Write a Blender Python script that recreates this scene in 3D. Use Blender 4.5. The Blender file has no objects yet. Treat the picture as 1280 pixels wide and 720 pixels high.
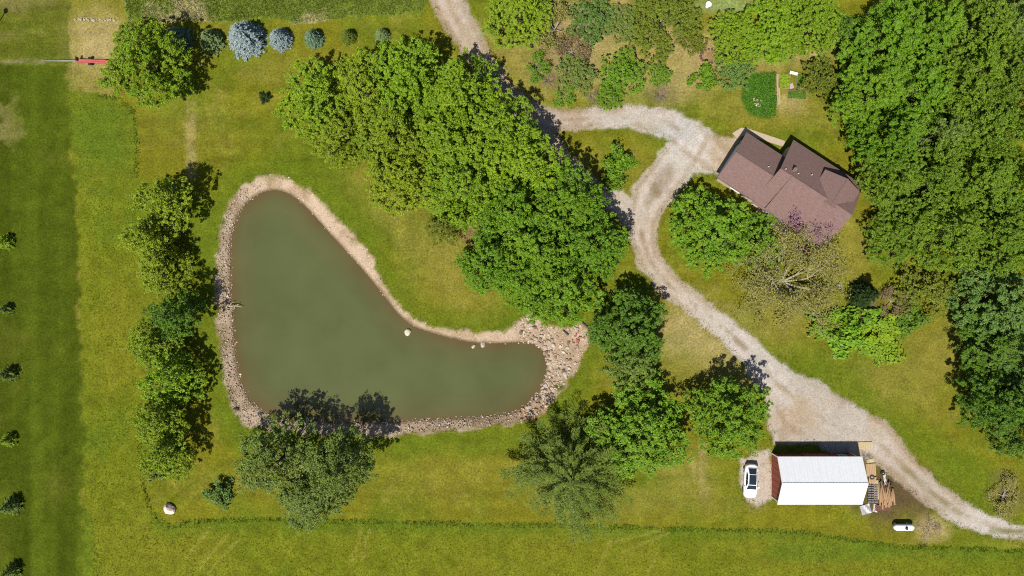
import bpy, bmesh, math, random
import numpy as np
from mathutils import Vector, Matrix

# ------------------------------------------------------------------ camera, sky, sun
S = 0.11                       # metres per photo pixel on the ground
W_M = 1280 * S
LENS, SENSOR = 24.0, 36.0
HCAM = W_M * LENS / SENSOR     # ~94 m above ground
scene = bpy.context.scene
cam_d = bpy.data.cameras.new('Camera'); cam_d.lens = LENS; cam_d.sensor_width = SENSOR
cam_d.clip_start = 1.0; cam_d.clip_end = 6000
cam = bpy.data.objects.new('Camera', cam_d); scene.collection.objects.link(cam)
cam.location = (0, 0, HCAM); cam.rotation_euler = (0, 0, 0)
scene.camera = cam

SUN_EL, SHADOW_AZ = math.radians(60), math.radians(29)      # shadows run north-north-east
world = bpy.data.worlds.new('World'); scene.world = world; world.use_nodes = True
wn = world.node_tree.nodes; wl = world.node_tree.links
bg = wn['Background']; sky = wn.new('ShaderNodeTexSky'); sky.sky_type = 'NISHITA'; sky.sun_disc = False
sky.sun_elevation = SUN_EL; sky.sun_rotation = SHADOW_AZ + math.pi
wl.new(sky.outputs[0], bg.inputs[0]); bg.inputs[1].default_value = 0.07
sd = bpy.data.lights.new('sun', 'SUN'); sd.energy = 5.0; sd.angle = math.radians(0.5); sd.color = (1.0, 0.95, 0.87)
sun = bpy.data.objects.new('sun', sd); scene.collection.objects.link(sun)
dv = Vector((math.sin(SHADOW_AZ) * math.cos(SUN_EL), math.cos(SHADOW_AZ) * math.cos(SUN_EL), -math.sin(SUN_EL)))
sun.rotation_euler = dv.to_track_quat('-Z', 'Y').to_euler(); sun.location = (-30, -60, 120)
vs = scene.view_settings; vs.view_transform = 'Standard'; vs.look = 'None'; vs.gamma = 1.0; vs.exposure = 0.58
vs.use_curve_mapping = False
scene.cycles.use_denoising = False; scene.cycles.filter_width = 1.1
scene.cycles.max_bounces = 5; scene.cycles.diffuse_bounces = 2; scene.cycles.glossy_bounces = 2

random.seed(7); RNG = np.random.default_rng(7)
C = scene.collection
R = math.radians

# ------------------------------------------------------------------ helpers
def P(px, py, h=0.0):
    k = S * (1 - h / HCAM)
    return ((px - 640) * k, (360 - py) * k)
KALB = 0.45
def lin(c):
    c = np.asarray(c, float) / 255.0
    return np.where(c <= 0.04045, c / 12.92, ((c + 0.055) / 1.055) ** 2.4)
def alb(r, g, b, k=None):
    return lin((r, g, b)) * (KALB if k is None else k)

def tag(o, label=None, cat=None, group=None, kind=None):
    if label: o['label'] = label
    if cat: o['category'] = cat
    if group: o['group'] = group
    if kind: o['kind'] = kind
    return o
def link(o, parent=None):
    C.objects.link(o)
    if parent is not None: o.parent = parent
    return o
def empty(name, loc, rz=0.0, label=None, cat=None, group=None):
    o = bpy.data.objects.new(name, None); o.empty_display_size = 0.3
    link(o); o.location = loc; o.rotation_euler = (0, 0, rz)
    return tag(o, label, cat, group)
def meshobj(name, me, parent=None, mat=None):
    if mat and not me.materials: me.materials.append(mat)
    return link(bpy.data.objects.new(name, me), parent)

def npmesh(name, V, F, smooth=False, attrs=None):
    """V (n,3) F (m,k) arrays -> mesh; attrs {name: (n,) or (n,3)}"""
    V = np.ascontiguousarray(V, np.float32); F = np.ascontiguousarray(F, np.int32)
    me = bpy.data.meshes.new(name)
    me.vertices.add(len(V)); me.vertices.foreach_set('co', V.ravel())
    m, k = F.shape
    me.loops.add(m * k); me.loops.foreach_set('vertex_index', F.ravel())
    me.polygons.add(m); me.polygons.foreach_set('loop_start', np.arange(0, m * k, k, dtype=np.int32))
    try: me.polygons.foreach_set('loop_total', np.full(m, k, np.int32))
    except Exception: pass
    if smooth: me.polygons.foreach_set('use_smooth', np.ones(m, bool))
    if attrs:
        for an, a in attrs.items():
            a = np.asarray(a, np.float32)
            if a.ndim == 1:
                at = me.attributes.new(an, 'FLOAT', 'POINT'); at.data.foreach_set('value', a)
            else:
                at = me.attributes.new(an, 'FLOAT_COLOR', 'POINT')
                at.data.foreach_set('color', np.concatenate([a, np.ones((len(a), 1), np.float32)], 1).ravel())
    me.update(); me.validate()
    return me

class MB:
    """collects boxes, prisms and tubes for one mesh"""
    def __init__(s): s.v = []; s.f = []
    def add(s, v, f):
        o = len(s.v); s.v += [tuple(p) for p in v]; s.f += [tuple(i + o for i in q) for q in f]; return s
    def box(s, x0, x1, y0, y1, z0, z1, M=None):
        v = [Vector((x, y, z)) for z in (z0, z1) for (x, y) in ((x0, y0), (x1, y0), (x1, y1), (x0, y1))]
        if M is not None: v = [M @ p for p in v]
        return s.add(v, [(3, 2, 1, 0), (4, 5, 6, 7), (0, 1, 5, 4), (1, 2, 6, 5), (2, 3, 7, 6), (3, 0, 4, 7)])
    def slab(s, pts, t):
        """planar polygon in 3d extruded straight down by t"""
        n = len(pts); v = [Vector(p) for p in pts] + [Vector(p) - Vector((0, 0, t)) for p in pts]
        f = [tuple(range(n)), tuple(range(2 * n - 1, n - 1, -1))]
        f += [(i, i + n, (i + 1) % n + n, (i + 1) % n) for i in range(n)]
        return s.add(v, f)
    def prism(s, prof, axis_len, fn):
        """2d profile extruded: fn(a,b,t) -> point, t in axis_len=(t0,t1)"""
        n = len(prof); v = [fn(a, b, t) for t in axis_len for a, b in prof]
        f = [tuple(range(n - 1, -1, -1)), tuple(range(n, 2 * n))] + [(i, (i + 1) % n, (i + 1) % n + n, i + n) for i in range(n)]
        return s.add(v, f)
    def tube(s, pts, rad, n=6, cap=True):
        pts = [Vector(p) for p in pts]
        if not hasattr(rad, '__len__'): rad = [rad] * len(pts)
        rings = []
        for i, p in enumerate(pts):
            d = (pts[min(i + 1, len(pts) - 1)] - pts[max(i - 1, 0)]).normalized()
            a = d.cross(Vector((0.13, 0.31, 0.94)))
            if a.length < 1e-3: a = d.cross(Vector((1, 0, 0)))
            a.normalize(); b = d.cross(a)
            rings.append([p + (a * math.cos(2 * math.pi * k / n) + b * math.sin(2 * math.pi * k / n)) * rad[i] for k in range(n)])
        v = [q for r in rings for q in r]; f = []
        for i in range(len(pts) - 1):
            for k in range(n):
                f.append((i * n + k, i * n + (k + 1) % n, (i + 1) * n + (k + 1) % n, (i + 1) * n + k))
        if cap:
            f.append(tuple(range(n - 1, -1, -1))); f.append(tuple((len(pts) - 1) * n + k for k in range(n)))
        return s.add(v, f)
    def lathe(s, prof, n=16, c=(0, 0, 0)):
        """prof list of (r,z)"""
        v = []; f = []
        for r, z in prof:
            for k in range(n):
                a = 2 * math.pi * k / n; v.append((c[0] + r * math.cos(a), c[1] + r * math.sin(a), c[2] + z))
        for i in range(len(prof) - 1):
            for k in range(n): f.append((i * n + k, i * n + (k + 1) % n, (i + 1) * n + (k + 1) % n, (i + 1) * n + k))
        f.append(tuple(range(n - 1, -1, -1))); f.append(tuple((len(prof) - 1) * n + k for k in range(n)))
        return s.add(v, f)
    def mesh(s, name, smooth=False):
        me = bpy.data.meshes.new(name); me.from_pydata([tuple(p) for p in s.v], [], s.f)
        if smooth:
            for p in me.polygons: p.use_smooth = True
        bm = bmesh.new(); bm.from_mesh(me); bmesh.ops.recalc_face_normals(bm, faces=bm.faces); bm.to_mesh(me); bm.free()
        me.update(); return me
    def build(s, name, mat, parent=None, smooth=False):
        return meshobj(name, s.mesh(name, smooth), parent, mat)

# value noise in numpy
def _hash(ix, iy, seed):
    h = (ix.astype(np.int64) * 374761393 + iy.astype(np.int64) * 668265263 + seed * 1442695041) & 0xFFFFFFFF
    h = ((h ^ (h >> 13)) * 1274126177) & 0xFFFFFFFF
    h = ((h ^ (h >> 15)) * 2246822519) & 0xFFFFFFFF
    return ((h ^ (h >> 16)) & 0xFFFFFF) / float(0xFFFFFF)
def vnoise(x, y, sc, seed):
    x = x / sc; y = y / sc
    ix = np.floor(x); iy = np.floor(y); fx = x - ix; fy = y - iy
    fx = fx * fx * (3 - 2 * fx); fy = fy * fy * (3 - 2 * fy)
    a = _hash(ix, iy, seed); b = _hash(ix + 1, iy, seed); c = _hash(ix, iy + 1, seed); d = _hash(ix + 1, iy + 1, seed)
    return (a * (1 - fx) + b * fx) * (1 - fy) + (c * (1 - fx) + d * fx) * fy
def fbm(x, y, sc, seed, octv=4, g=0.5):
    t = 0; amp = 1; tot = 0
    for i in range(octv):
        t = t + amp * vnoise(x, y, sc / 2 ** i, seed + 17 * i); tot += amp; amp *= g
    return t / tot          # 0..1
def sstep(a, b, x):
    t = np.clip((x - a) / (b - a), 0, 1); return t * t * (3 - 2 * t)
def inside_poly(x, y, poly):
    r = np.zeros(x.shape, bool); n = len(poly)
    for i in range(n):
        x0, y0 = poly[i]; x1, y1 = poly[(i + 1) % n]
        c = ((y0 > y) != (y1 > y)) & (x < (x1 - x0) * (y - y0) / (y1 - y0 + 1e-12) + x0)
        r ^= c
    return r
def seg_dist(x, y, pts, closed=False, widths=None):
    """distance to polyline; with widths -> distance minus interpolated half width"""
    best = np.full(x.shape, 1e9); n = len(pts)
    for i in range(n if closed else n - 1):
        x0, y0 = pts[i]; x1, y1 = pts[(i + 1) % n]
        dx, dy = x1 - x0, y1 - y0; L = dx * dx + dy * dy + 1e-12
        t = np.clip(((x - x0) * dx + (y - y0) * dy) / L, 0, 1)
        d = np.hypot(x - x0 - t * dx, y - y0 - t * dy)
        if widths is not None: d = d - 0.5 * (widths[i] * (1 - t) + widths[(i + 1) % n] * t)
        best = np.minimum(best, d)
    return best
def sdf_poly(x, y, poly):
    d = seg_dist(x, y, poly, True); return np.where(inside_poly(x, y, poly), -d, d)
def smooth_poly(poly, it=2):
    for _ in range(it):
        q = []
        for i in range(len(poly)):
            a = poly[i]; b = poly[(i + 1) % len(poly)]
            q.append((a[0] * .75 + b[0] * .25, a[1] * .75 + b[1] * .25)); q.append((a[0] * .25 + b[0] * .75, a[1] * .25 + b[1] * .75))
        poly = q
    return poly
def wpoly(pp): return [P(*p) for p in pp]

# ------------------------------------------------------------------ materials
def new_mat(name):
    m = bpy.data.materials.new(name); m.use_nodes = True
    return m, m.node_tree.nodes, m.node_tree.links, m.node_tree.nodes['Principled BSDF']
def mat(name, col, rough=0.7, var=0.18, scale=3.0, metal=0.0, bump=0.0, coords='Object', detail=6, stretch=None, spec=0.3):
    m, n, l, b = new_mat(name)
    b.inputs['Roughness'].default_value = rough; b.inputs['Metallic'].default_value = metal
    b.inputs['Specular IOR Level'].default_value = spec
    tc = n.new('ShaderNodeTexCoord'); mp = n.new('ShaderNodeMapping')
    if stretch: mp.inputs['Scale'].default_value = stretch
    l.new(tc.outputs[coords], mp.inputs[0])
    nz = n.new('ShaderNodeTexNoise'); nz.inputs['Scale'].default_value = scale; nz.inputs['Detail'].default_value = detail
    nz.inputs['Roughness'].default_value = 0.65
    l.new(mp.outputs[0], nz.inputs['Vector'])
    rp = n.new('ShaderNodeValToRGB'); rp.color_ramp.elements[0].position = 0.3; rp.color_ramp.elements[1].position = 0.7
    c = np.array(col[:3])
    rp.color_ramp.elements[0].color = (*np.clip(c * (1 - var), 0, 1), 1); rp.color_ramp.elements[1].color = (*np.clip(c * (1 + var), 0, 1), 1)
    l.new(nz.outputs['Fac'], rp.inputs[0]); l.new(rp.outputs[0], b.inputs['Base Color'])
    if bump > 0:
        bp = n.new('ShaderNodeBump'); bp.inputs['Strength'].default_value = bump; bp.inputs['Distance'].default_value = 0.02
        l.new(nz.outputs['Fac'], bp.inputs['Height']); l.new(bp.outputs[0], b.inputs['Normal'])
    return m

def ground_material():
    m, n, l, b = new_mat('ground_cover')
    b.inputs['Roughness'].default_value = 1.0; b.inputs['Specular IOR Level'].default_value = 0.0
    at = n.new('ShaderNodeAttribute'); at.attribute_name = 'Col'
    gr = n.new('ShaderNodeAttribute'); gr.attribute_name = 'grit'
    tc = n.new('ShaderNodeTexCoord')
    def noise(sc, det, ro=0.6):
        t = n.new('ShaderNodeTexNoise'); t.inputs['Scale'].default_value = sc; t.inputs['Detail'].default_value = det
        t.inputs['Roughness'].default_value = ro; l.new(tc.outputs['Object'], t.inputs['Vector']); return t
    n1 = noise(4.0, 5, 0.7); n2 = noise(0.55, 4); n3 = noise(9.0, 3, 0.7)
    def mr(src, a, bb, lo, hi):
        t = n.new('ShaderNodeMapRange'); t.inputs[1].default_value = a; t.inputs[2].default_value = bb
        t.inputs[3].default_value = lo; t.inputs[4].default_value = hi; l.new(src, t.inputs[0]); return t.outputs[0]
    def math_(op, a, bb):
        t = n.new('ShaderNodeMath'); t.operation = op
        for i, q in enumerate((a, bb)):
            if isinstance(q, (int, float)): t.inputs[i].default_value = q
            else: l.new(q, t.inputs[i])
        return t.outputs[0]
    v1 = mr(n1.outputs['Fac'], 0.25, 0.75, 0.45, 1.55); v2 = mr(n2.outputs['Fac'], 0.25, 0.75, 0.76, 1.24)
    # gravel speckle: pale and dark stones
    vo = n.new('ShaderNodeTexVoronoi'); vo.inputs['Scale'].default_value = 7.0; l.new(tc.outputs['Object'], vo.inputs['Vector'])
    sep = n.new('ShaderNodeSeparateColor'); l.new(vo.outputs['Color'], sep.inputs[0])
    sp = mr(sep.outputs[0], 0.0, 1.0, 0.84, 1.14)
    vg = math_('MULTIPLY', v2, v1)
    sp2 = math_('MULTIPLY', sp, mr(n3.outputs['Fac'], 0.3, 0.7, 0.84, 1.16))
    mx = n.new('ShaderNodeMix'); mx.data_type = 'FLOAT'; l.new(gr.outputs['Fac'], mx.inputs[0]); l.new(vg, mx.inputs[2]); l.new(sp2, mx.inputs[3])
    # dry blades mixed through the grass
    hs = n.new('ShaderNodeMix'); hs.data_type = 'RGBA'; hs.blend_type = 'MIX'
    hue = n.new('ShaderNodeHueSaturation'); hue.inputs['Hue'].default_value = 0.488; hue.inputs['Saturation'].default_value = 0.96; hue.inputs['Value'].default_value = 1.22
    l.new(at.outputs['Color'], hue.inputs['Color'])
    n4 = noise(1.6, 6, 0.75); dry = mr(n4.outputs['Fac'], 0.42, 0.68, 0.0, 0.75)
    inv = math_('SUBTRACT', 1.0, gr.outputs['Fac']); df = math_('MULTIPLY', dry, inv)
    l.new(df, hs.inputs[0]); l.new(at.outputs['Color'], hs.inputs[6]); l.new(hue.outputs[0], hs.inputs[7])
    vm = n.new('ShaderNodeVectorMath'); vm.operation = 'SCALE'; l.new(hs.outputs[2], vm.inputs[0]); l.new(mx.outputs[0], vm.inputs[3])
    l.new(vm.outputs[0], b.inputs['Base Color'])
    bp = n.new('ShaderNodeBump'); bp.inputs['Strength'].default_value = 0.7; bp.inputs['Distance'].default_value = 0.06
    hh = math_('ADD', n1.outputs['Fac'], n3.outputs['Fac']); l.new(hh, bp.inputs['Height']); l.new(bp.outputs[0], b.inputs['Normal'])
    return m

def leaf_material(name, transl=0.22, gloss=0.05, vlo=0.72, vhi=1.3):
    """leaf colour = object colour x per-leaf tint"""
    m, n, l, b = new_mat(name); out = n['Material Output']
    oi = n.new('ShaderNodeObjectInfo'); at = n.new('ShaderNodeAttribute'); at.attribute_name = 'tint'
    mr = n.new('ShaderNodeMapRange'); mr.inputs[3].default_value = vlo; mr.inputs[4].default_value = vhi; l.new(at.outputs['Fac'], mr.inputs[0])
    hu = n.new('ShaderNodeHueSaturation'); l.new(oi.outputs['Color'], hu.inputs['Color']); l.new(mr.outputs[0], hu.inputs['Value'])
    mh = n.new('ShaderNodeMapRange'); mh.inputs[3].default_value = 0.515; mh.inputs[4].default_value = 0.487; l.new(at.outputs['Fac'], mh.inputs[0])
    l.new(mh.outputs[0], hu.inputs['Hue'])
    b.inputs['Roughness'].default_value = 0.55; b.inputs['Specular IOR Level'].default_value = gloss * 4
    l.new(hu.outputs[0], b.inputs['Base Color'])
    tr = n.new('ShaderNodeBsdfTranslucent'); g2 = n.new('ShaderNodeHueSaturation'); g2.inputs['Saturation'].default_value = 1.1
    g2.inputs['Value'].default_value = 1.1; l.new(hu.outputs[0], g2.inputs['Color']); l.new(g2.outputs[0], tr.inputs['Color'])
    ms = n.new('ShaderNodeMixShader'); ms.inputs[0].default_value = transl
    l.new(b.outputs[0], ms.inputs[1]); l.new(tr.outputs[0], ms.inputs[2]); l.new(ms.outputs[0], out.inputs['Surface'])
    return m
def attr_material(name, rough=0.9, vlo=0.85, vhi=1.15, scale=6.0):
    m, n, l, b = new_mat(name); b.inputs['Roughness'].default_value = rough; b.inputs['Specular IOR Level'].default_value = 0.15
    at = n.new('ShaderNodeAttribute'); at.attribute_name = 'Col'
    tc = n.new('ShaderNodeTexCoord'); nz = n.new('ShaderNodeTexNoise'); nz.inputs['Scale'].default_value = scale; nz.inputs['Detail'].default_value = 4
    l.new(tc.outputs['Object'], nz.inputs['Vector'])
    mr = n.new('ShaderNodeMapRange'); mr.inputs[1].default_value = .3; mr.inputs[2].default_value = .7; mr.inputs[3].default_value = vlo; mr.inputs[4].default_value = vhi
    l.new(nz.outputs['Fac'], mr.inputs[0])
    vm = n.new('ShaderNodeVectorMath'); vm.operation = 'SCALE'; l.new(at.outputs['Color'], vm.inputs[0]); l.new(mr.outputs[0], vm.inputs[3])
    l.new(vm.outputs[0], b.inputs['Base Color']); return m

M_GROUND = ground_material()
M_LEAF = leaf_material('leaf', transl=.10, gloss=.045)
M_NEEDLE = leaf_material('needle', transl=0.08, gloss=0.04)
M_BARK = mat('bark', (0.045, 0.038, 0.028), 0.9, 0.35, 6, bump=0.6, stretch=(1, 1, .3))
M_PALEBARK = mat('pale_bark', (0.22, 0.195, 0.125), 0.9, 0.3, 6, bump=0.5)
M_GREYBARK = mat('grey_bark', (0.22, 0.18, 0.16), 0.9, 0.3, 6, bump=0.5)
M_GRASS = attr_material('grass_blades')
M_STONE = attr_material('stone', 0.9, 0.7, 1.25, 5.0)

# ------------------------------------------------------------------ the lie of the land (photo pixels -> metres)
WATER = smooth_poly(wpoly([(345,236),(365,244),(385,262),(405,285),(420,302),(437,320),(455,340),(470,358),(485,378),(500,396),(515,408),(535,415),
    (560,422),(590,429),(620,430),(650,428),(668,430),(680,440),(684,455),(682,472),(675,490),(665,503),(650,513),(630,520),(600,523),(560,525),
    (520,527),(480,529),(440,530),(400,529),(370,527),(345,523),(325,515),(310,503),(300,485),(293,460),(290,430),(288,400),(286,360),(285,320),
    (287,290),(295,265),(310,248),(328,238)]), 1)
BANK = smooth_poly(wpoly([(350,219),(375,228),(400,250),(425,275),(445,297),(464,316),(468,338),(480,357),(497,382),(517,400),(542,409),(580,415),
    (620,415),(645,406),(658,389),(674,402),(700,412),(732,402),(738,425),(728,447),(720,466),(705,482),(695,500),(675,520),(645,531),(610,534),
    (570,538),(530,541),(490,546),(450,546),(420,544),(390,542),(355,540),(320,536),(300,528),(287,505),(279,470),(273,430),(270,390),(270,350),
    (272,310),(277,280),(285,255),(297,237),(315,225),(335,218)]), 1)
def stroke(pts):   # (px,py,width px)
    return [P(a, b) for a, b, c in pts], [c * S for a, b, c in pts]
DRIVES = [stroke(q) for q in (
    [(470,-900,44),(540,-250,44),(552,-60,44),(557,-10,44),(566,15,42),(583,45,36),(600,75,30),(625,110,28),(655,138,28),(690,150,30),(740,148,26),(790,146,26),(838,155,34),(872,178,46),(900,200,40)],
    [(655,138,24),(682,172,24),(708,208,24),(745,240,24),(785,262,28),(804,285,30)],
    [(866,172,44),(852,192,46),(836,217,46),(815,243,48),(806,268,38),(803,295,32),(812,325,30),(835,355,30),(870,382,28),(912,415,30),(945,447,36),(970,478,46),
     (1005,508,70),(1050,535,70),(1095,550,52),(1125,578,38),(1160,612,32),(1205,645,28),(1255,662,22),(1300,668,20),(1400,675,20)])]
PADS = [wpoly(q) for q in (
    [(962,470),(1000,480),(1050,510),(1085,535),(1090,556),(1060,556),(966,556),(958,520)],
    [(860,165),(900,172),(925,172),(912,200),(890,220),(868,215),(850,190)],
    [(923,575),(940,568),(962,562),(966,590),(966,624),(945,632),(930,622),(924,600)],
    [(1070,552),(1094,550),(1094,560),(1072,562)])]
def drive_sdf(x, y):
    d = np.full(x.shape, 1e9)
    for p, w in DRIVES: d = np.minimum(d, seg_dist(x, y, p, False, w))
    for q in PADS: d = np.minimum(d, sdf_poly(x, y, q))
    return d
MEADOW = wpoly([(88,114),(120,116),(148,122),(168,134),(172,165),(173,200),(176,300),(177,400),(177,560),(180,600),(188,632),(203,652),(216,656),(235,650),(300,647),(450,650),
    (640,654),(760,656),(880,660),(960,661),(1010,664),(1060,672),(1125,681),(1200,683),(1290,687),(1500,694),(1500,1100),(-700,1100),(-700,900),(106,900),(106,720),(105,600),(103,500),(101,400),(98,300),(93,220),(87,160),(84,114)])
FIELD = wpoly([(-1500,79),(84,79),(84,114),(87,160),(93,220),(98,300),(101,400),(103,500),(105,600),(106,720),(106,900),(-700,900),(-1500,900)])
TOPROUGH = wpoly([(150,-60),(530,-60),(536,-5),(528,18),(470,22),(380,26),(300,26),(215,28),(160,26),(150,0)])

# non-uniform grid: fine inside the picture, growing out to the horizon
def axis(half, cell, far):
    a = list(np.arange(0, half, cell)); st = cell
    while a[-1] < far: st *= 1.35; a.append(a[-1] + st)
    a = np.array(a); return np.concatenate([-a[:0:-1], a])
GX = axis(76, 0.25, 3000); GY = axis(44, 0.25, 3000)
X, Y = np.meshgrid(GX, GY); nx, ny = len(GX), len(GY)
PX = X / S + 640; PYX = 360 - Y / S
wob = (fbm(X, Y, 3.0, 11, 4) - 0.5); wob2 = (fbm(X, Y, 0.9, 31, 3) - 0.5)
far = sstep(90, 200, np.hypot(X, Y))

def ground_height(x, y):
    dw = sdf_poly(x, y, WATER); db = sdf_poly(x, y, BANK)
    base = 0.22 * (fbm(x, y, 14.0, 3, 3) - 0.5) + 0.05 * (fbm(x, y, 1.5, 5, 2) - 0.5)
    base = base * sstep(0, 4, np.abs(db))
    t = np.clip(-db / (-db + np.maximum(dw, 0) + 1e-6), 0, 1)
    z = np.where(db > 0, base, -0.75 * t)
    z = np.where(dw < 0, -0.75 - np.minimum(1.6, -dw * 0.3), z)
    return z, dw, db
Z, DW, DB = ground_height(X, Y)
DD = drive_sdf(X, Y) + wob * 1.1 + wob2 * 0.35
DM = sdf_poly(X, Y, MEADOW); DF = sdf_poly(X, Y, FIELD) + wob2 * 0.25; DT = sdf_poly(X, Y, TOPROUGH) + wob * 1.5
Z = np.where(DD < 0.3, Z * 0.5 - 0.03, Z)

# ---- ground colour: what grows or lies where (no light or shade)
def mixc(col, c, a):
    a = np.clip(a, 0, 1)[..., None]; return col * (1 - a) + np.asarray(c) * a
def blob(px, py, rx, ry, soft=0.6, nz=0.5, rot=0):
    x0, y0 = P(px, py); dx, dy = X - x0, Y - y0
    if rot: dx, dy = dx * math.cos(R(rot)) + dy * math.sin(R(rot)), -dx * math.sin(R(rot)) + dy * math.cos(R(rot))
    d = np.hypot(dx / (rx * S), dy / (ry * S)) + wob * nz * 1.5 + wob2 * nz * 0.8
    return 1 - sstep(1 - soft, 1 + soft * 0.6, d)
f1 = fbm(X, Y, 9.0, 51, 5, 0.6); f2 = fbm(X, Y, 2.2, 71, 4, 0.65); f3 = fbm(X, Y, 22.0, 91, 3)
LAWN = alb(122, 130, 34); GREEN = alb(108, 127, 30); LUSH = alb(98, 126, 34); DRY = alb(156, 148, 64); TAN = alb(190, 172, 112); YEL = alb(134, 132, 34)
FLD = alb(82, 97, 22); MDW = alb(120, 131, 32); DIRT = alb(108, 90, 64); SAND = alb(212, 186, 160); GRAVEL = alb(216, 203, 192); PALE = alb(238, 228, 220)
col = np.zeros(X.shape + (3,)) + LAWN
col = mixc(col, YEL, sstep(0.40, 0.62, f1) * 0.8); col = mixc(col, GREEN, sstep(0.52, 0.70, 1 - f1) * 0.7)
col = mixc(col, DRY, sstep(0.58, 0.78, f2) * 0.45)
mow = vnoise(X * .02, Y, 1.1, 61) * .6 + vnoise(X * .02, Y, .55, 62) * .4; col = col * (0.80 + .40 * mow)[..., None]
# dry areas of lawn
for a in ((500,260,70,38,.55,-40),(560,330,60,45,.65,0),(505,215,45,35,.6,0),(600,375,70,28,.4,0),(880,420,75,45,.75,-35),(860,470,60,30,.6,0),(1060,310,40,45,.6,0),
          (1130,470,70,65,.55,0),(1190,430,35,60,.55,0),(1110,250,30,40,.3,0),(560,590,180,45,.22,0),(800,625,140,22,.5,0),(860,590,40,35,.6,0),(235,150,60,50,.2,0),
          (700,35,60,30,.7,0),(760,60,140,60,.72,0),(840,80,110,40,.7,0),(640,90,50,50,.6,0),(800,75,60,30,.6,0),(960,60,110,25,.8,0),(930,115,70,50,.5,0),(1020,140,60,25,.45,0),
          (335,90,40,18,.45,0),(440,75,110,14,.25,0),(120,60,40,62,.85,0),(118,95,32,18,.5,0),(100,8,80,22,.5,0),(20,2,45,12,.9,0),(975,395,70,50,.5,0),(300,605,90,20,.2,0),
          (760,205,60,26,.35,0)):
    col = mixc(col, DRY if a[4] < .7 else TAN, blob(a[0], a[1], a[2], a[3], .7, .5, a[5]) * a[4] * (0.65 + 0.7 * f2))
# greener belts: round the pond and beside the drive
col = mixc(col, GREEN, (1 - sstep(1.0, 4.6, DB + wob * 3)) * (DB > 0) * 0.75)
for a in ((1000,470,20,30,.6,0),(1060,490,90,26,.75,-38),(1150,550,75,30,.8,-40),(1210,600,60,35,.7,-40),(900,215,40,14,.5,0),(1120,560,40,20,.5,0),
          (640,560,200,14,.55,0),(340,110,60,60,.15,0),(200,440,36,200,.55,0),(845,275,14,40,.45,0),(1110,320,24,40,.5,0),(1000,175,60,16,.45,0),(1090,430,50,30,.5,0)):
    col = mixc(col, GREEN, blob(a[0], a[1], a[2], a[3], .7, .5, a[5]) * a[4])
# worn wheel tracks on the lawn
def track(pts, w, c, a):
    global col
    d = seg_dist(X, Y, wpoly(pts)) + wob2 * 0.5
    col = mixc(col, c, (1 - sstep(w * .3, w, d)) * a * sstep(0.25, 0.6, f2))
track([(238,120),(239,220)], 1.1, TAN, .55); track([(878,560),(880,622)], 0.8, TAN, .8); track([(866,575),(868,600)], 0.5, TAN, .35)
track([(958,455),(955,490)], .5, TAN, .5); track([(100,640),(98,300),(94,200)], .45, DRY, .8)
track([(0,20),(60,22),(90,30)], .6, DRY, .5); track([(0,42),(50,40)], .5, TAN, .6); track([(20,34),(55,42)], .4, TAN, .6); track([(0,48),(30,47)], .4, TAN, .5)
# the mown crop field with tractor passes running north-south
stripe = vnoise(X + 0 * Y, Y * 0.02, 0.9, 5) * 0.6 + vnoise(X, Y * 0.01, 2.6, 9) * 0.4
fcol = FLD * (0.60 + 0.84 * stripe)[..., None] * (0.8 + 0.4 * f2)[..., None]
fcol = mixc(fcol, alb(110, 112, 40), sstep(0.55, 0.8, f1) * 0.5)
fcol = mixc(fcol, TAN, blob(6, 155, 18, 36, .8, .9) * sstep(0.52, 0.62, f2) * .4)
col = mixc(col, fcol, 1 - sstep(-.5, .5, DF + wob2 * 1.6 + wob * 1.2))
up = (PYX < 79) & (PX < 86 + wob * 20)
ucol = mixc(alb(98, 108, 34) * (0.75 + 0.5 * vnoise(X * 0.05, Y, 0.7, 15))[..., None], TAN, sstep(.5, .7, f1) * .35)
col = np.where(up[..., None], mixc(col, ucol, np.full(X.shape, .75)), col)
track([(0,77),(55,77)], .45, alb(150, 145, 95), .75)
# tall meadow
mcol = MDW * (0.72 + 0.56 * f2)[..., None]
mcol = mixc(mcol, alb(134, 136, 38), sstep(.4, .65, f1) * .7); mcol = mixc(mcol, LUSH, blob(128, 165, 60, 75, .9, .6) * .8)
mcol = mixc(mcol, LUSH, (1 - sstep(0.5, 2.6, -DM + wob * 2)) * (PYX > 640) * .6); mcol = mixc(mcol, LUSH, sstep(.62, .75, 1 - f1) * .5)
mcol = mixc(mcol, LUSH, blob(1040, 690, 110, 14, .6, .5) * .6)
col = np.where((DM < 0)[..., None], mixc(mcol, fcol, (1 - sstep(-.5, .5, DF + wob2 * 1.6 + wob * 1.2)) * (DM > -1.5)), col)
for q in ([(440,700),(452,660)],[(452,700),(462,662)],[(760,680),(830,662)],[(780,690),(836,666)],[(745,715),(765,672)],[(230,700),(262,662)],[(247,712),(285,668)],[(262,714),(300,672)],[(810,716),(822,690)]):
    d = seg_dist(X, Y, wpoly(q)) + wob2 * 0.4; col = mixc(col, alb(158, 154, 62), (1 - sstep(.08, .34, d)) * .6)
tcol = mixc(alb(122, 142, 52) * (0.75 + 0.6 * f2)[..., None], alb(196, 184, 130), sstep(.58, .74, f1) * .8)
col = np.where((DT < 0)[..., None], tcol, col)
col = mixc(col, alb(150, 170, 100), blob(905, 6, 46, 12, .5, .4) * .8)
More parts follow.
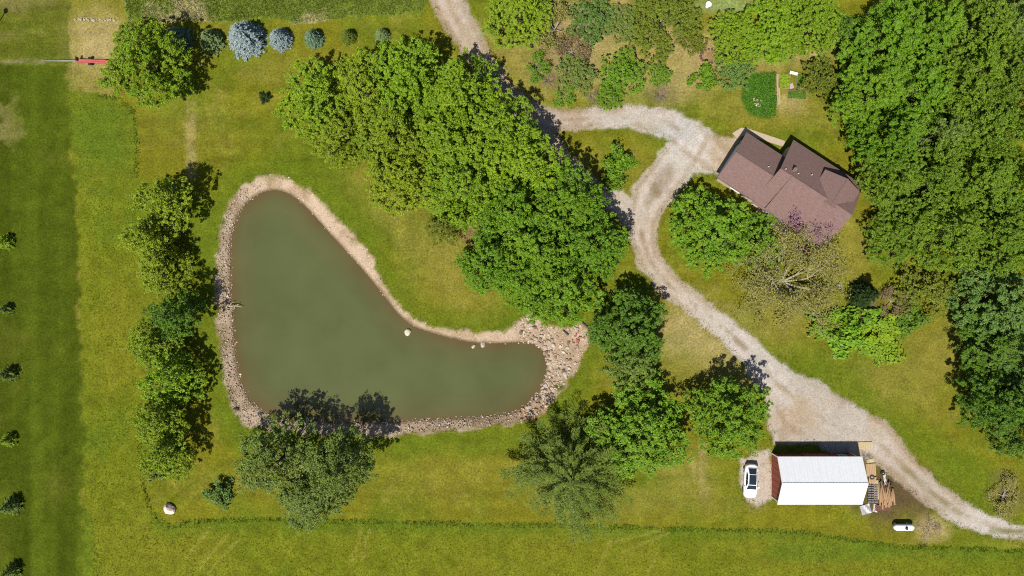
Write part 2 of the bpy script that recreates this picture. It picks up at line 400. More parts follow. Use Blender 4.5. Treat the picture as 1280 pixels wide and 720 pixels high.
# bare earth and brush litter by the barn and shrubs
for a in ((1130,616,42,42,.95,DIRT),(1090,600,26,45,.6,DIRT),(1165,660,22,15,.85,TAN),(700,85,40,30,.4,alb(150,126,98)),(690,50,35,28,.4,alb(150,126,98)),
          (885,70,18,12,.7,alb(176,140,104)),(826,118,22,16,.5,alb(150,126,98)),(985,128,22,14,.6,TAN),(1258,620,20,30,.75,alb(130,118,74)),(585,288,10,14,.8,alb(150,120,88)),
          (1085,388,14,16,.7,alb(110,100,86)),(945,598,18,30,.3,SAND),(990,370,45,40,.3,alb(128,118,66))):
    col = mixc(col, a[5], blob(a[0], a[1], a[2], a[3], .8, .6) * a[4])
# gravel drive
g = 1 - sstep(-0.3, 0.25, DD + wob2 * .4)
gc = np.zeros(col.shape) + GRAVEL
gc = mixc(gc, SAND, sstep(.42, .6, f1) * .8); gc = mixc(gc, PALE, sstep(.5, .68, f3) * .5)
gc = mixc(gc, PALE, blob(858, 185, 34, 36, .6, .4) * .9); gc = mixc(gc, alb(206, 206, 206), blob(845, 165, 24, 14, .7, .6) * .7)
gc = mixc(gc, SAND, blob(905, 190, 20, 30, .5, .3) * .8); gc = mixc(gc, SAND, blob(820, 320, 40, 60, .6, .3) * .5)
gc = mixc(gc, alb(150, 128, 106), blob(825, 230, 10, 26, .7, .6, -30) * .8); gc = mixc(gc, alb(160, 136, 112), sstep(.6, .75, f2) * .4)
gc = mixc(gc, alb(190, 168, 140), blob(1150, 605, 70, 50, .6, .3) * .6)
col = mixc(col, gc, g * (0.86 + 0.3 * (f2 - .5)))
def centre_line(pts, w, c, a):    # grassy or dark crown between the wheel ruts
    global col
    d = seg_dist(X, Y, wpoly(pts)) + wob * .5; col = mixc(col, c, (1 - sstep(w * .2, w, d)) * a * sstep(.35, .6, f2))
centre_line([(870,384),(912,417),(945,449)], .7, alb(160, 140, 112), .7); centre_line([(1130,585),(1165,618),(1205,645)], .8, alb(140, 130, 74), .6)
centre_line([(1240,664),(1280,664)], .7, alb(120, 124, 46), .8); centre_line([(800,290),(812,326),(836,357)], .5, alb(168, 140, 106), .6)
for (pts_, w_) in (DRIVES[0], DRIVES[2]):
    a_ = np.array(pts_); t_ = np.gradient(a_, axis=0); t_ /= np.linalg.norm(t_, axis=1, keepdims=True); nrm_ = np.stack([-t_[:, 1], t_[:, 0]], 1)
    for sg in (-.8, .8):
        d = seg_dist(X, Y, [tuple(q) for q in a_ + nrm_ * sg]) + wob * 1.6; col = mixc(col, PALE, (1 - sstep(.1, .6, d)) * .3 * g * sstep(.4, .6, f2))
    d = seg_dist(X, Y, pts_) + wob * .6; col = mixc(col, alb(168, 148, 112), (1 - sstep(.1, .5, d)) * .35 * g * sstep(.45, .6, f2))
    d = np.abs(seg_dist(X, Y, pts_, False, w_) + .5) + wob2 * .6; col = mixc(col, alb(170, 146, 112), (1 - sstep(.1, .6, d)) * .5 * g * sstep(.35, .6, f1))
# stony pond bank and mud under water
bk = (1 - sstep(-0.35, 0.25, DB + wob2 * 1.2 + wob * .5))
bc = mixc(np.zeros(col.shape) + alb(220, 196, 168), alb(196, 170, 140), sstep(.4, .65, f2)); bc = mixc(bc, alb(200, 152, 112), blob(672, 520, 26, 16, .5, .4) * .8)
bc = mixc(bc, alb(120, 130, 60), sstep(.62, .72, f2) * .35 * (PX < 520)); bc = mixc(bc, alb(108, 88, 62), (1 - sstep(0, .5, DW)) * .8)
col = mixc(col, bc, bk)
for a in ((697,484,9,5),(690,503,7,4)): col = mixc(col, alb(92, 104, 36), blob(a[0], a[1], a[2], a[3], .5, .4))
# garden patches
bedg = blob(956, 119, 31, 29, .12, .12) * (PX < 968.5) * (PX > 920); col = mixc(col, alb(74, 112, 28) * (.8 + .4 * f2)[..., None], bedg)
col = np.clip(col * (1 - far[..., None]) + far[..., None] * LAWN, 0.001, .9)
grit = np.clip(np.maximum(g, bk) + blob(1128, 615, 34, 38, .8, .6) * .5, 0, 1)

# ---- split the one sheet into its regions
cx = 0.25 * (DD[:-1, :-1] + DD[1:, :-1] + DD[:-1, 1:] + DD[1:, 1:])
def cc(a): return 0.25 * (a[:-1, :-1] + a[1:, :-1] + a[:-1, 1:] + a[1:, 1:])
cls = np.zeros(cx.shape, int)
cls[cc(DT) < 0] = 1; cls[cc(DF) < 0] = 2; cls[cc(DM) < 0] = 3; cls[cx < 0] = 4; cls[cc(DB) < 0] = 5
idx = np.arange(nx * ny).reshape(ny, nx)
quads = np.stack([idx[:-1, :-1], idx[:-1, 1:], idx[1:, 1:], idx[1:, :-1]], -1)
Vall = np.stack([X, Y, Z], -1).reshape(-1, 3); Call = col.reshape(-1, 3); Gall = grit.reshape(-1)
for k, (nm, lb) in enumerate((('ground', 'mown yellow-green lawn around the pond and house'), ('rough_grass', 'weedy rough grass strip along the top edge'),
        ('mown_field', 'dark green mown field striped north to south'), ('meadow', 'unmown yellow-green meadow around the lawn'),
        ('driveway', 'pale gravel driveway winding past the house to the barn'), ('pond_bank', 'stony bank ringing the pond'))):
    q = quads[cls == k]; u, inv = np.unique(q, return_inverse=True)
    me = npmesh(nm, Vall[u], inv.reshape(-1, 4), True, {'Col': Call[u], 'grit': Gall[u]})
    tag(meshobj(nm, me, None, M_GROUND), lb, None, None, 'structure')
def gz(x, y):
    z, _, _ = ground_height(np.array([float(x)]), np.array([float(y)]))
    if drive_sdf(np.array([float(x)]), np.array([float(y)]))[0] < 0: return float(z[0]) * .5 - .03
    return float(z[0])

# ---- pond water
wx = np.arange(-42, 8, 0.4); wy = np.arange(-22, 17, 0.4); WXg, WYg = np.meshgrid(wx, wy)
wd = sdf_poly(WXg, WYg, WATER); wi = np.arange(wd.size).reshape(wd.shape)
wq = np.stack([wi[:-1, :-1], wi[:-1, 1:], wi[1:, 1:], wi[1:, :-1]], -1)[cc(wd) < 1.2]
u, inv = np.unique(wq, return_inverse=True)
me = npmesh('pond_water', np.stack([WXg, WYg, np.full(wd.shape, -0.74)], -1).reshape(-1, 3)[u], inv.reshape(-1, 4), True,
            {'depth': np.clip(-(wd + 1.6 * (fbm(WXg, WYg, 2.5, 8, 3) - .5)) / 4.0, 0, 1).reshape(-1)[u]})
m, n, l, b = new_mat('murky_water')
at = n.new('ShaderNodeAttribute'); at.attribute_name = 'depth'
rp = n.new('ShaderNodeValToRGB'); e = rp.color_ramp.elements
e[0].position = 0; e[0].color = (*alb(114, 98, 62), 1); e[1].position = 1; e[1].color = (*alb(105, 112, 68), 1)
q = e.new(.35); q.color = (*alb(108, 108, 66), 1); l.new(at.outputs['Fac'], rp.inputs[0])
tc = n.new('ShaderNodeTexCoord'); nz = n.new('ShaderNodeTexNoise'); nz.inputs['Scale'].default_value = .16; nz.inputs['Detail'].default_value = 5; l.new(tc.outputs['Object'], nz.inputs['Vector'])
mr = n.new('ShaderNodeMapRange'); mr.inputs[1].default_value = .3; mr.inputs[2].default_value = .7; mr.inputs[3].default_value = .88; mr.inputs[4].default_value = 1.1; l.new(nz.outputs['Fac'], mr.inputs[0])
vm = n.new('ShaderNodeVectorMath'); vm.operation = 'SCALE'; l.new(rp.outputs[0], vm.inputs[0]); l.new(mr.outputs[0], vm.inputs[3]); l.new(vm.outputs[0], b.inputs['Base Color'])
b.inputs['Roughness'].default_value = .08; b.inputs['IOR'].default_value = 1.33
nb = n.new('ShaderNodeTexNoise'); nb.inputs['Scale'].default_value = 1.5; nb.inputs['Detail'].default_value = 3; l.new(tc.outputs['Object'], nb.inputs['Vector'])
bp = n.new('ShaderNodeBump'); bp.inputs['Strength'].default_value = .06; bp.inputs['Distance'].default_value = .1; l.new(nb.outputs['Fac'], bp.inputs['Height']); l.new(bp.outputs[0], b.inputs['Normal'])
tag(meshobj('pond_water', me, None, m), 'still murky olive-green pond water', None, None, 'structure')

# ------------------------------------------------------------------ grass and stones nobody could count
def scatter(mask_fn, x0, x1, y0, y1, n, rng):
    x = rng.uniform(x0, x1, n); y = rng.uniform(y0, y1, n); k = mask_fn(x, y); return x[k], y[k]
def grid_lookup(arr, x, y):
    i = np.clip(np.searchsorted(GX, x) - 1, 0, nx - 2); j = np.clip(np.searchsorted(GY, y) - 1, 0, ny - 2)
    return arr[j, i]
def tufts(x, y, h, w, blades, colr, rng, lean=0.6):
    n = len(x); k = blades; N = n * k
    bx = np.repeat(x, k) + rng.normal(0, w * 1.6, N); by = np.repeat(y, k) + rng.normal(0, w * 1.6, N)
    bz = np.repeat(grid_lookup(Z, x, y), k) - 0.03; hh = np.repeat(h, k) * rng.uniform(.6, 1.1, N)
    a = rng.uniform(0, 2 * np.pi, N); ln = hh * rng.uniform(.15, lean, N)
    ta = a + np.pi / 2; ww = w * rng.uniform(.6, 1.2, N)
    p0 = np.stack([bx - np.cos(ta) * ww, by - np.sin(ta) * ww, bz], -1); p1 = np.stack([bx + np.cos(ta) * ww, by + np.sin(ta) * ww, bz], -1)
    p2 = np.stack([bx + np.cos(a) * ln, by + np.sin(a) * ln, bz + hh], -1)
    V = np.stack([p0, p1, p2], 1).reshape(-1, 3); F = np.arange(3 * N).reshape(-1, 3)
    cc_ = np.repeat(colr, k, 0) * rng.uniform(.62, 1.42, (N, 1)); return V, F, np.repeat(cc_, 3, 0)
rng = np.random.default_rng(21)
x, y = scatter(lambda a, b: (grid_lookup(DM, a, b) < -0.05), -74, 75, -43, 30, 330000, rng)
k = (rng.random(len(x)) < np.where(grid_lookup(DM, x, y) > -0.8, 1, .55)); x, y = x[k], y[k]
hgt = 0.06 + 0.13 * grid_lookup(f2, x, y) * rng.uniform(.6, 1.2, len(x)); edge = (grid_lookup(DM, x, y) > -.7) & (x > -57); hgt = np.where(edge & ((y < -18) | (y > 15)), hgt * 1.0 + .10, hgt * np.where((grid_lookup(DM, x, y) > -.8), .6, 1))
V, F, cl = tufts(x, y, hgt, .042, 4, grid_lookup(col, x, y) * 1.25, rng)
tag(meshobj('meadow_grass', npmesh('meadow_grass', V, F, False, {'Col': cl}), None, M_GRASS), 'tall unmown grass standing in the meadow', 'grass', None, 'stuff')
x, y = scatter(lambda a, b: (grid_lookup(DT, a, b) < -0.05), -55, -9, 36, 47, 46000, rng)
V, F, cl = tufts(x, y, np.full(len(x), .2) * rng.uniform(.4, 1.3, len(x)), .06, 3, grid_lookup(col, x, y), rng)
tag(meshobj('weedy_grass', npmesh('weedy_grass', V, F, False, {'Col': cl}), None, M_GRASS), 'weedy tall grass along the top edge', 'grass', None, 'stuff')
x, y = scatter(lambda a, b: (grid_lookup(DT, a, b) > 0) & (grid_lookup(DM, a, b) > 0.1) & (grid_lookup(DF, a, b) > 0) & (grid_lookup(DD, a, b) > .15) & (grid_lookup(DB, a, b) > .1), -72, 72, -41, 41, 260000, rng)
V, F, cl = tufts(x, y, rng.uniform(.05, .13, len(x)), .035, 2, grid_lookup(col, x, y), rng, 1.2)
tag(meshobj('lawn_grass', npmesh('lawn_grass', V, F, False, {'Col': cl}), None, M_GRASS), 'short mown lawn grass around the pond and house', 'grass', None, 'stuff')

x, y = scatter(lambda a, b: ((np.abs(grid_lookup(DB, a, b)) < .7) & (rng.random(len(a)) < .8)) | ((np.abs(grid_lookup(DD, a, b) - .1) < .6) & (grid_lookup(DB, a, b) > 1)), -72, 72, -41, 41, 150000, rng)
wc = np.array([alb(96, 116, 28), alb(128, 130, 40), alb(160, 150, 76)])[rng.choice(3, len(x), p=[.45, .4, .15])]
V, F, cl = tufts(x, y, rng.uniform(.06, .2, len(x)), .05, 3, wc, rng, 1.2)
tag(meshobj('edge_weeds', npmesh('edge_weeds', V, F, False, {'Col': cl}), None, M_GRASS), 'weeds fringing the drive and the pond bank', 'weeds', None, 'stuff')
def ico():
    bm = bmesh.new(); bmesh.ops.create_icosphere(bm, subdivisions=1, radius=1.0)
    v = np.array([q.co[:] for q in bm.verts]); f = np.array([[w.index for w in q.verts] for q in bm.faces]); bm.free(); return v, f
ICV, ICF = ico()
def stones(x, y, z, r, colr, rng, flat=.48):
    n = len(x); m = len(ICV)
    j = rng.uniform(.7, 1.25, (n, m, 1)); a = rng.uniform(0, 2 * np.pi, n); ca, sa = np.cos(a)[:, None], np.sin(a)[:, None]
    ex = rng.uniform(.75, 1.35, (n, 1)); ey = rng.uniform(.75, 1.2, (n, 1))
    B = ICV[None] * j; bx, by, bz = B[..., 0] * ex, B[..., 1] * ey, B[..., 2] * flat
    V = np.stack([(bx * ca - by * sa), (bx * sa + by * ca), bz], -1) * r[:, None, None] + np.stack([x, y, z], -1)[:, None]
    F = ICF[None] + (np.arange(n) * m)[:, None, None]
    return V.reshape(-1, 3), F.reshape(-1, 3), np.repeat(colr, m, 0)
def stone_cols(n, rng):
    base = np.array([alb(230, 208, 182), alb(216, 190, 164), alb(244, 230, 210), alb(192, 168, 144), alb(214, 178, 150)])
    return base[rng.choice(5, n, p=[.34, .28, .18, .14, .06])] * rng.uniform(.85, 1.15, (n, 1))
x, y = scatter(lambda a, b: (grid_lookup(DB, a, b) + .3 * rng.random(len(a)) < 0) & (grid_lookup(DW, a, b) > -0.25), -43, 12, -22, 17, 60000, rng)
r = rng.gamma(2.2, .03, len(x)) + .03; r = np.minimum(r, .26); east = (x > 1) & (y < -3); r = np.where(east, r * 1.1, r * .62)
keep = rng.random(len(x)) < np.where(east & (grid_lookup(DW, x, y) > 2.2 + 1.5 * grid_lookup(f1, x, y)), .22, .8); x, y, r = x[keep], y[keep], r[keep]
V, F, cl = stones(x, y, grid_lookup(Z, x, y) + r * .2, r, stone_cols(len(x), rng), rng)
tag(meshobj('bank_stones', npmesh('bank_stones', V, F, False, {'Col': cl}), None, M_STONE), 'small pale stones covering the pond bank', 'stones', None, 'stuff')

# ------------------------------------------------------------------ trees
def unit(v): return v / (np.linalg.norm(v, axis=-1, keepdims=True) + 1e-9)
def leaf_quads(pos, nrm, L, Wd, tint, rng, tangent=None):
    n = len(pos)
    t = rng.normal(size=(n, 3)) if tangent is None else tangent
    t = unit(t - nrm * (t * nrm).sum(-1, keepdims=True)); b = np.cross(nrm, t)
    L = L[:, None] / 2; Wd = Wd[:, None] / 2
    V = np.stack([pos - t * L, pos + b * Wd + t * L * .1, pos + t * L, pos - b * Wd + t * L * .1], 1).reshape(-1, 3)
    return V, np.arange(4 * n).reshape(-1, 4), np.repeat(tint, 4)
def crown_leaves(centers, cr, per, size, rng, up=.5, flat=.75, dens=None):
    n = len(centers); N = n * per; i = np.repeat(np.arange(n), per)
    d = unit(rng.normal(size=(N, 3))); r = cr[i] * rng.random(N) ** .42
    off = d * r[:, None] * rng.uniform(.65, 1.35, (n, 3))[i]; off[:, 2] *= flat
    pos = centers[i] + off
    nr = unit(d * .65 + np.array([0, 0, up]) + rng.normal(size=(N, 3)) * .42)
    sz = size * rng.uniform(.7, 1.3, N); tint = np.clip(rng.random(n)[i] * .55 + rng.random(N) * .45, 0, 1)
    return leaf_quads(pos, nr, sz, sz * .68, tint, rng)
def lobed_clumps(rng, Rr, H, zb, lobes, per_lobe, spread=.55, lr=.5, gap=.8):
    """centres of leaf clumps over the surface of several lobes"""
    L = [(np.array([0, 0, H - lr * Rr * .85]), lr * Rr)]
    a0 = rng.uniform(0, 6.28)
    for k in range(lobes):
        a = a0 + 2 * np.pi * k / lobes + rng.normal(0, .22); rr = Rr * spread * rng.uniform(.8, 1.15); rad = Rr * lr * rng.uniform(.8, 1.12)
        z = zb + rad * .7 + (H - zb) * rng.uniform(.0, .46); L.append((np.array([rr * np.cos(a), rr * np.sin(a), z]), rad))
    pts = []; own = []
    for li, (c, rad) in enumerate(L):
        d = unit(rng.normal(size=(per_lobe * 3, 3))); d = d[d[:, 2] > -.55][:per_lobe]
        p = c + d * rad * rng.uniform(.5, 1.14, (len(d), 1)) * np.array([1, 1, .85])
        ok = np.ones(len(p), bool)
        for lj, (c2, r2) in enumerate(L):
            if lj != li: ok &= np.linalg.norm(p - c2, axis=1) > r2 * .62
        pts.append(p[ok]); own += [li] * int(ok.sum())
    p = np.concatenate(pts); own = np.array(own); keep = []
    for i in rng.permutation(len(p)):        # clumps keep their distance, so dark gaps open between them
        if all(((p[i] - p[j]) ** 2).sum() > gap * gap for j in keep): keep.append(i)
    keep = np.array(sorted(keep)); return p[keep], own[keep], L
def limb_mesh(rng, H, zb, r0, lobes, clumps, own, twig=3, n=6):
    mb = MB(); zt = max(zb * 1.15, .25 * H)
    mb.tube([(0, 0, -.25), (0, 0, .15), (.03 * r0, 0, zt * .6), (0, .05 * r0, zt), (0, 0, zt + (H - zt) * .45)], [r0 * 1.5, r0 * 1.1, r0 * .9, r0 * .8, r0 * .3], 8)
    for li, (c, rad) in enumerate(lobes):
        s = Vector((0, 0, zt * rng.uniform(.75, 1.0))); e = Vector(c); m = s.lerp(e, .5) + Vector((0, 0, -.08 * H * rng.random()))
        mb.tube([s, m, e], [r0 * .45, r0 * .28, r0 * .14], n, False)
        idx = np.where(own == li)[0]
        for q in rng.permutation(idx)[:twig]:
            t = Vector(clumps[q]); mm = e.lerp(t, .5) + Vector(rng.normal(0, .1, 3)); mb.tube([e, mm, t], [r0 * .13, r0 * .09, r0 * .04], 4, False)
    return mb
def broadleaf(seed, Rr, H, zb, lobes, per_lobe, cl, per, leaf, r0, spread=.55, lr=.5, up=.5, twig=3, bark=None):
    rng = np.random.default_rng(seed)
    c, own, L = lobed_clumps(rng, Rr, H, zb, lobes, per_lobe, spread, lr, cl * 1.4)
    cr = cl * rng.uniform(.55, 1.45, len(c)); ns = 6
    d = unit(rng.normal(size=(len(c) * ns, 3))); d[:, 2] = np.abs(d[:, 2]) * .8 - .15       # sprays of twigs make up each clump
    sc = np.repeat(c, ns, 0) + d * np.repeat(cr, ns)[:, None] * rng.uniform(.45, 1.1, (len(d), 1))
    V, F, t = crown_leaves(sc, np.repeat(cr, ns) * rng.uniform(.3, .62, len(sc)), max(8, per // 5), leaf, rng, up)
    ch = npmesh('crown', V, F, False, {'tint': t}); ch.materials.append(M_LEAF)
    th = limb_mesh(rng, H, zb, r0, L, c, own, twig).mesh('trunk', True); th.materials.append(bark or M_BARK)
    return [('trunk', th), ('crown', ch)]
def shrub_meshes(seed, Rr, H, n, cl, per, leaf, up=.5, stems=7, bark=None):
    rng = np.random.default_rng(seed); d = unit(rng.normal(size=(n * 2, 3))); d = d[d[:, 2] > -.1][:n]
    lob = 1 + .22 * np.sin(3 * np.arctan2(d[:, 1], d[:, 0]) + rng.uniform(0, 6)) + rng.normal(0, .08, len(d))
    c = d * np.array([Rr, Rr, H * .85]) * (lob * rng.uniform(.45, .95, len(d)))[:, None] + np.array([0, 0, H * .12])
    V, F, t = crown_leaves(c, cl * rng.uniform(.7, 1.3, len(c)), per, leaf, rng, up); V[:, 2] = np.maximum(V[:, 2], .02)
    ch = npmesh('foliage', V, F, False, {'tint': t}); ch.materials.append(M_LEAF)
    mb = MB()
    for k in range(stems):
        e = Vector(c[k % len(c)]); mb.tube([(e.x * .08, e.y * .08, -.15), (e.x * .4, e.y * .4, e.z * .55), e], [.045, .03, .012], 5, False)
    th = mb.mesh('stems', True); th.materials.append(bark or M_BARK); return [('stems', th), ('foliage', ch)]
def conifer(seed, Rr, H, z0, levels, nb, blades, bl, bw, droop=.12, curve=.0, r0=.14, jit=.12, power=.8, sw=.24):
    """branches in whorls round a straight trunk, each a plume of needles"""
    rng = np.random.default_rng(seed); mb = MB(); mb.tube([(0, 0, -.2), (0, 0, H * .5), (0, 0, H)], [r0, r0 * .6, .02], 7)
    pos = []; nr = []; tg = []
    for lv in range(levels):
        f = lv / (levels - 1); z = z0 + (H * .97 - z0) * f ** .9; rad = Rr * (1 - f) ** power + .12 * Rr * .5
        k = max(4, int(nb * (1 - .6 * f))); a0 = rng.uniform(0, 6.28)
        for q in range(k):
            a = a0 + 2 * np.pi * q / k + rng.normal(0, .15 + jit * .8); rr = rad * (1 + rng.normal(0, jit)); zz = z + rng.normal(0, .02 * H)
            dirv = np.array([np.cos(a), np.sin(a), 0]); e = dirv * rr + np.array([0, 0, zz - droop * rr + curve * rr])
            s = np.array([0, 0, zz]); m = s * .5 + e * .5 + np.array([0, 0, -curve * rr * .35])
            if lv % 2 == 0: mb.tube([s, m, e], [r0 * .35 * (1 - f) + .01, r0 * .2 * (1 - f) + .008, .006], 4, False)
            nbld = max(6, int(blades * rr / Rr)); t = rng.random(nbld) ** .6 * .85 + .15
            c = (1 - t)[:, None] ** 2 * s + (2 * t * (1 - t))[:, None] * m + (t ** 2)[:, None] * e
            side = np.array([-dirv[1], dirv[0], 0]); w = (rng.uniform(-1, 1, nbld) * sw * rr * (1.1 - t * .8))
            c = c + side * w[:, None] + rng.normal(0, .03, (nbld, 3)) * rr ** .5
            pos.append(c); tgv = dirv * .8 + side * (np.sign(w) * rng.uniform(.2, .9, nbld))[:, None] + np.array([0, 0, .25 + curve * 1.2]) + rng.normal(0, .2, (nbld, 3)); tg.append(unit(tgv))
            nr.append(unit(np.array([0, 0, 1.0]) + rng.normal(0, .45, (nbld, 3)) + dirv * .2))
    pos = np.concatenate(pos); nr = np.concatenate(nr); tg = np.concatenate(tg); n = len(pos)
    V, F, t = leaf_quads(pos, nr, bl * rng.uniform(.7, 1.3, n), bw * rng.uniform(.7, 1.3, n), rng.random(n), rng, tg)
    ch = npmesh('crown', V, F, False, {'tint': t}); ch.materials.append(M_NEEDLE)
    th = mb.mesh('trunk', True); th.materials.append(M_BARK); return [('trunk', th), ('crown', ch)]
def bare_tree(seed, Rr, H, depth, leaf_n, leaf, bark, r0=.3, limbs=7, low=.2):
    """open crown: limbs can be seen, few small leaves"""
    rng = np.random.default_rng(seed); mb = MB(); tips = []
    def grow(p, d, ln, r, k):
        q = p + d * ln * .5 + Vector(rng.normal(0, ln * .05, 3)); e = q + (d + Vector(rng.normal(0, .16, 3)) + Vector((0, 0, .06))).normalized() * ln * .5
        mb.tube([p, q, e], [r, r * .78, r * .55], 5 if k > 1 else 3, False)
        if k == 0: tips.append((e, d)); return
        if k <= 2: tips.append((q, d))
        for j in range(3 if k > 1 else 3):
            nd = (d + Vector(rng.normal(0, .5, 3)) + Vector((0, 0, .05))).normalized(); grow(e if j < 2 else q, nd, ln * rng.uniform(.55, .78), r * .55, k - 1)
    zt = H * low; mb.tube([(0, 0, -.25), (0, 0, .2), (0, 0, zt)], [r0 * 1.4, r0, r0 * .85], 8)
    for k in range(limbs):
        a = 2 * math.pi * k / limbs + rng.normal(0, .25); el = rng.uniform(.25, 1.0)
        grow(Vector((0, 0, zt * rng.uniform(.8, 1))), Vector((math.cos(a) * math.cos(el), math.sin(a) * math.cos(el), math.sin(el))), Rr * rng.uniform(.38, .52), r0 * .5, depth)
    tp = np.array([t[0][:] for t in tips]); i = rng.integers(0, len(tp), leaf_n)
    pos = tp[i] + rng.normal(0, .28 * (Rr / 5) ** .5, (leaf_n, 3)); nr = unit(rng.normal(0, .5, (leaf_n, 3)) + np.array([0, 0, .8]))
    sz = leaf * rng.uniform(.6, 1.3, leaf_n); V, F, t = leaf_quads(pos, nr, sz, sz * .55, rng.random(leaf_n), rng)
    ch = npmesh('crown', V, F, False, {'tint': t}); ch.materials.append(M_LEAF); th = mb.mesh('trunk', True); th.materials.append(bark)
    return [('trunk', th), ('crown', ch)]

KIND = {}
for i in range(4): KIND['big%d' % i] = (5.5, broadleaf(100 + i, 5.5, 12, 1.4, 11, 80, .58, 170, .19, .22, .60, .40))
for i in range(3): KIND['oak%d' % i] = (6.0, broadleaf(140 + i, 6.0, 13, 1.8, 11, 80, .74, 260, .21, .26, .62, .38, .6))
for i in range(2): KIND['maple%d' % i] = (5.0, broadleaf(170 + i, 5.0, 9.5, .5, 11, 80, .55, 160, .18, .22, .58, .40, .55))
for i in range(3): KIND['slim%d' % i] = (3.4, broadleaf(200 + i, 3.4, 9.5, .6, 8, 60, .48, 130, .17, .15, .55, .44))
for i in range(2): KIND['willow%d' % i] = (4.6, broadleaf(230 + i, 4.6, 11, .6, 10, 70, .52, 120, .17, .2, .60, .38, .4))
for i in range(2): KIND['small%d' % i] = (2.4, broadleaf(260 + i, 2.4, 5.0, .3, 6, 40, .36, 80, .15, .08, .55, .44, .5, bark=M_GREYBARK))
KIND['pine'] = (6.6, conifer(301, 6.6, 12.5, .8, 20, 13, 260, .40, .075, .03, .34, .24, .22, .55, .19))
for i in range(2): KIND['spruce%d' % i] = (2.3, conifer(310 + i, 2.3, 4.6, .25, 16, 18, 44, .34, .10, .16, .06, .10, .06, .72))
KIND['sapling'] = (1.0, conifer(320, 1.0, 2.3, .12, 10, 11, 22, .26, .08, .1, .08, .05, .12, .8))
KIND['bare'] = (6.2, bare_tree(330, 6.2, 8.0, 4, 15000, .16, M_PALEBARK, .26, 11, .16))
KIND['plum'] = (3.0, bare_tree(350, 3.0, 4.8, 3, 5200, .2, M_GREYBARK, .12, 8, .15))
for i in range(2): KIND['open%d' % i] = (3.2, bare_tree(340 + i, 3.2, 4.8, 3, 2600, .24, M_GREYBARK, .14, 7, .15))
for i in range(3): KIND['shrub%d' % i] = (1.6, shrub_meshes(360 + i, 1.6, 1.9, 40, .38, 70, .19))
KIND['dead'] = (2.2, bare_tree(380, 2.2, 2.2, 3, 150, .16, M_GREYBARK, .07, 11, .06))
BASEH = {'big': 12, 'oak': 13, 'maple': 9.5, 'slim': 9.5, 'willow': 11, 'small': 5, 'pine': 12.5, 'spruce': 4.6, 'sapling': 2.3, 'bare': 8, 'plum': 4.8, 'open': 4.8, 'shrub': 1.9, 'dead': 2.2}
TREECOL = {  # sunlit look in the photograph (sRGB), turned into albedo
    'bright': (128, 160, 30), 'lime': (138, 166, 34), 'green': (110, 148, 30), 'deep': (94, 128, 34), 'olive': (112, 124, 34), 'grey': (114, 134, 56), 'pale': (122, 146, 60),
    'yellow': (132, 154, 30), 'pine': (104, 124, 40), 'blue': (152, 172, 172), 'bluegreen': (118, 146, 112), 'ltgreen': (136, 156, 92), 'dark': (48, 70, 26), 'purple': (144, 106, 122),
    'khaki': (142, 140, 66), 'brown': (128, 112, 74), 'wood': (112, 142, 34), 'teal': (102, 134, 58)}
KLEAF = .62
trng = random.Random(5)
def plant(kind, px, py, rpx, colr, label, H=None, cat='tree', name='broadleaf_tree', group=None, sx=1.0, rz=None, hc=.62):
    """px,py: middle of the crown in the photograph; the foot is found below it"""
    r0, parts = KIND[kind]; bh = BASEH[kind.rstrip('0123456789')]; rm = rpx * S
    k = rm / r0; H = (H or bh * k) * (.78 if bh > 4.7 and kind[0] in 'bomsw' else 1); zz = H / bh
    k *= (1 - hc * H / HCAM)
    x, y = P(px, py, hc * H); z = gz(x, y)
    o = empty(name, (x, y, z), trng.uniform(0, 6.28) if rz is None else rz, label, cat, group); o.scale = (k * sx, k / sx, zz)
    c = lin(TREECOL[colr]) * KLEAF * trng.uniform(.92, 1.08)
    for nm, me in parts:
        p = link(bpy.data.objects.new(nm, me), o); p.color = (*np.clip(c * np.array([trng.uniform(.95, 1.05), 1, 1]), 0, 1), 1)
    return o
T = 'broadleaf_tree'
# grove between pond and drive
G = 'grove between the pond and the drive'
for a in (('big0',396,124,50,'bright','westernmost bright green tree of the grove north of the pond',10.5),
          ('big1',455,112,48,'yellow','yellow-green tree on the grove north edge, second from its west end',11),
          ('big2',515,105,52,'bright','bright green tree on the grove north edge, third from its west end',12),
          ('big3',572,112,54,'bright','tall bright green tree at the grove north tip beside the gravel drive',13),
          ('big1',425,165,42,'yellow','yellow-green tree on the grove west side facing the lawn',10),
          ('big0',492,165,52,'yellow','yellow-green tree in the middle of the grove western half',12),
          ('big3',555,172,54,'bright','bright green tree at the centre of the grove northern half',12.5),
          ('big2',622,160,54,'bright','bright green tree on the grove east edge shading the gravel drive',13),
          ('big0',655,205,50,'bright','bright green tree on the grove east edge just above the darker trees',13),
          ('big2',508,222,46,'yellow','yellow-green tree at the grove south-west edge above the dry lawn',11),
          ('big1',578,232,50,'bright','bright green tree inside the grove north of its small clearing',12),
          ('small1',556,282,24,'olive','small tree standing alone in the notch of the grove west edge',6),
          ('maple0',642,262,46,'green','mid green tree inside the grove just east of its small clearing',12),
          ('maple1',712,252,47,'green','deep green tree of the grove next to the grassy island shrub',13),
          ('maple0',738,304,52,'green','deep green easternmost tree of the grove touching the drive bend',12.5),
          ('maple1',668,312,54,'green','deep green tree in the middle of the grove southern half',12),
          ('maple0',612,325,44,'green','deep green tree at the grove south-west corner above the pond lawn',10.5),
          ('maple1',705,362,50,'green','deep green tree at the grove south end above the rubble bank',11),
          ('maple0',655,352,40,'green','deep green tree at the grove southern edge facing the pond inlet',10)):
    plant(a[0], a[1], a[2], a[3], a[4], a[5], a[6], group=G)
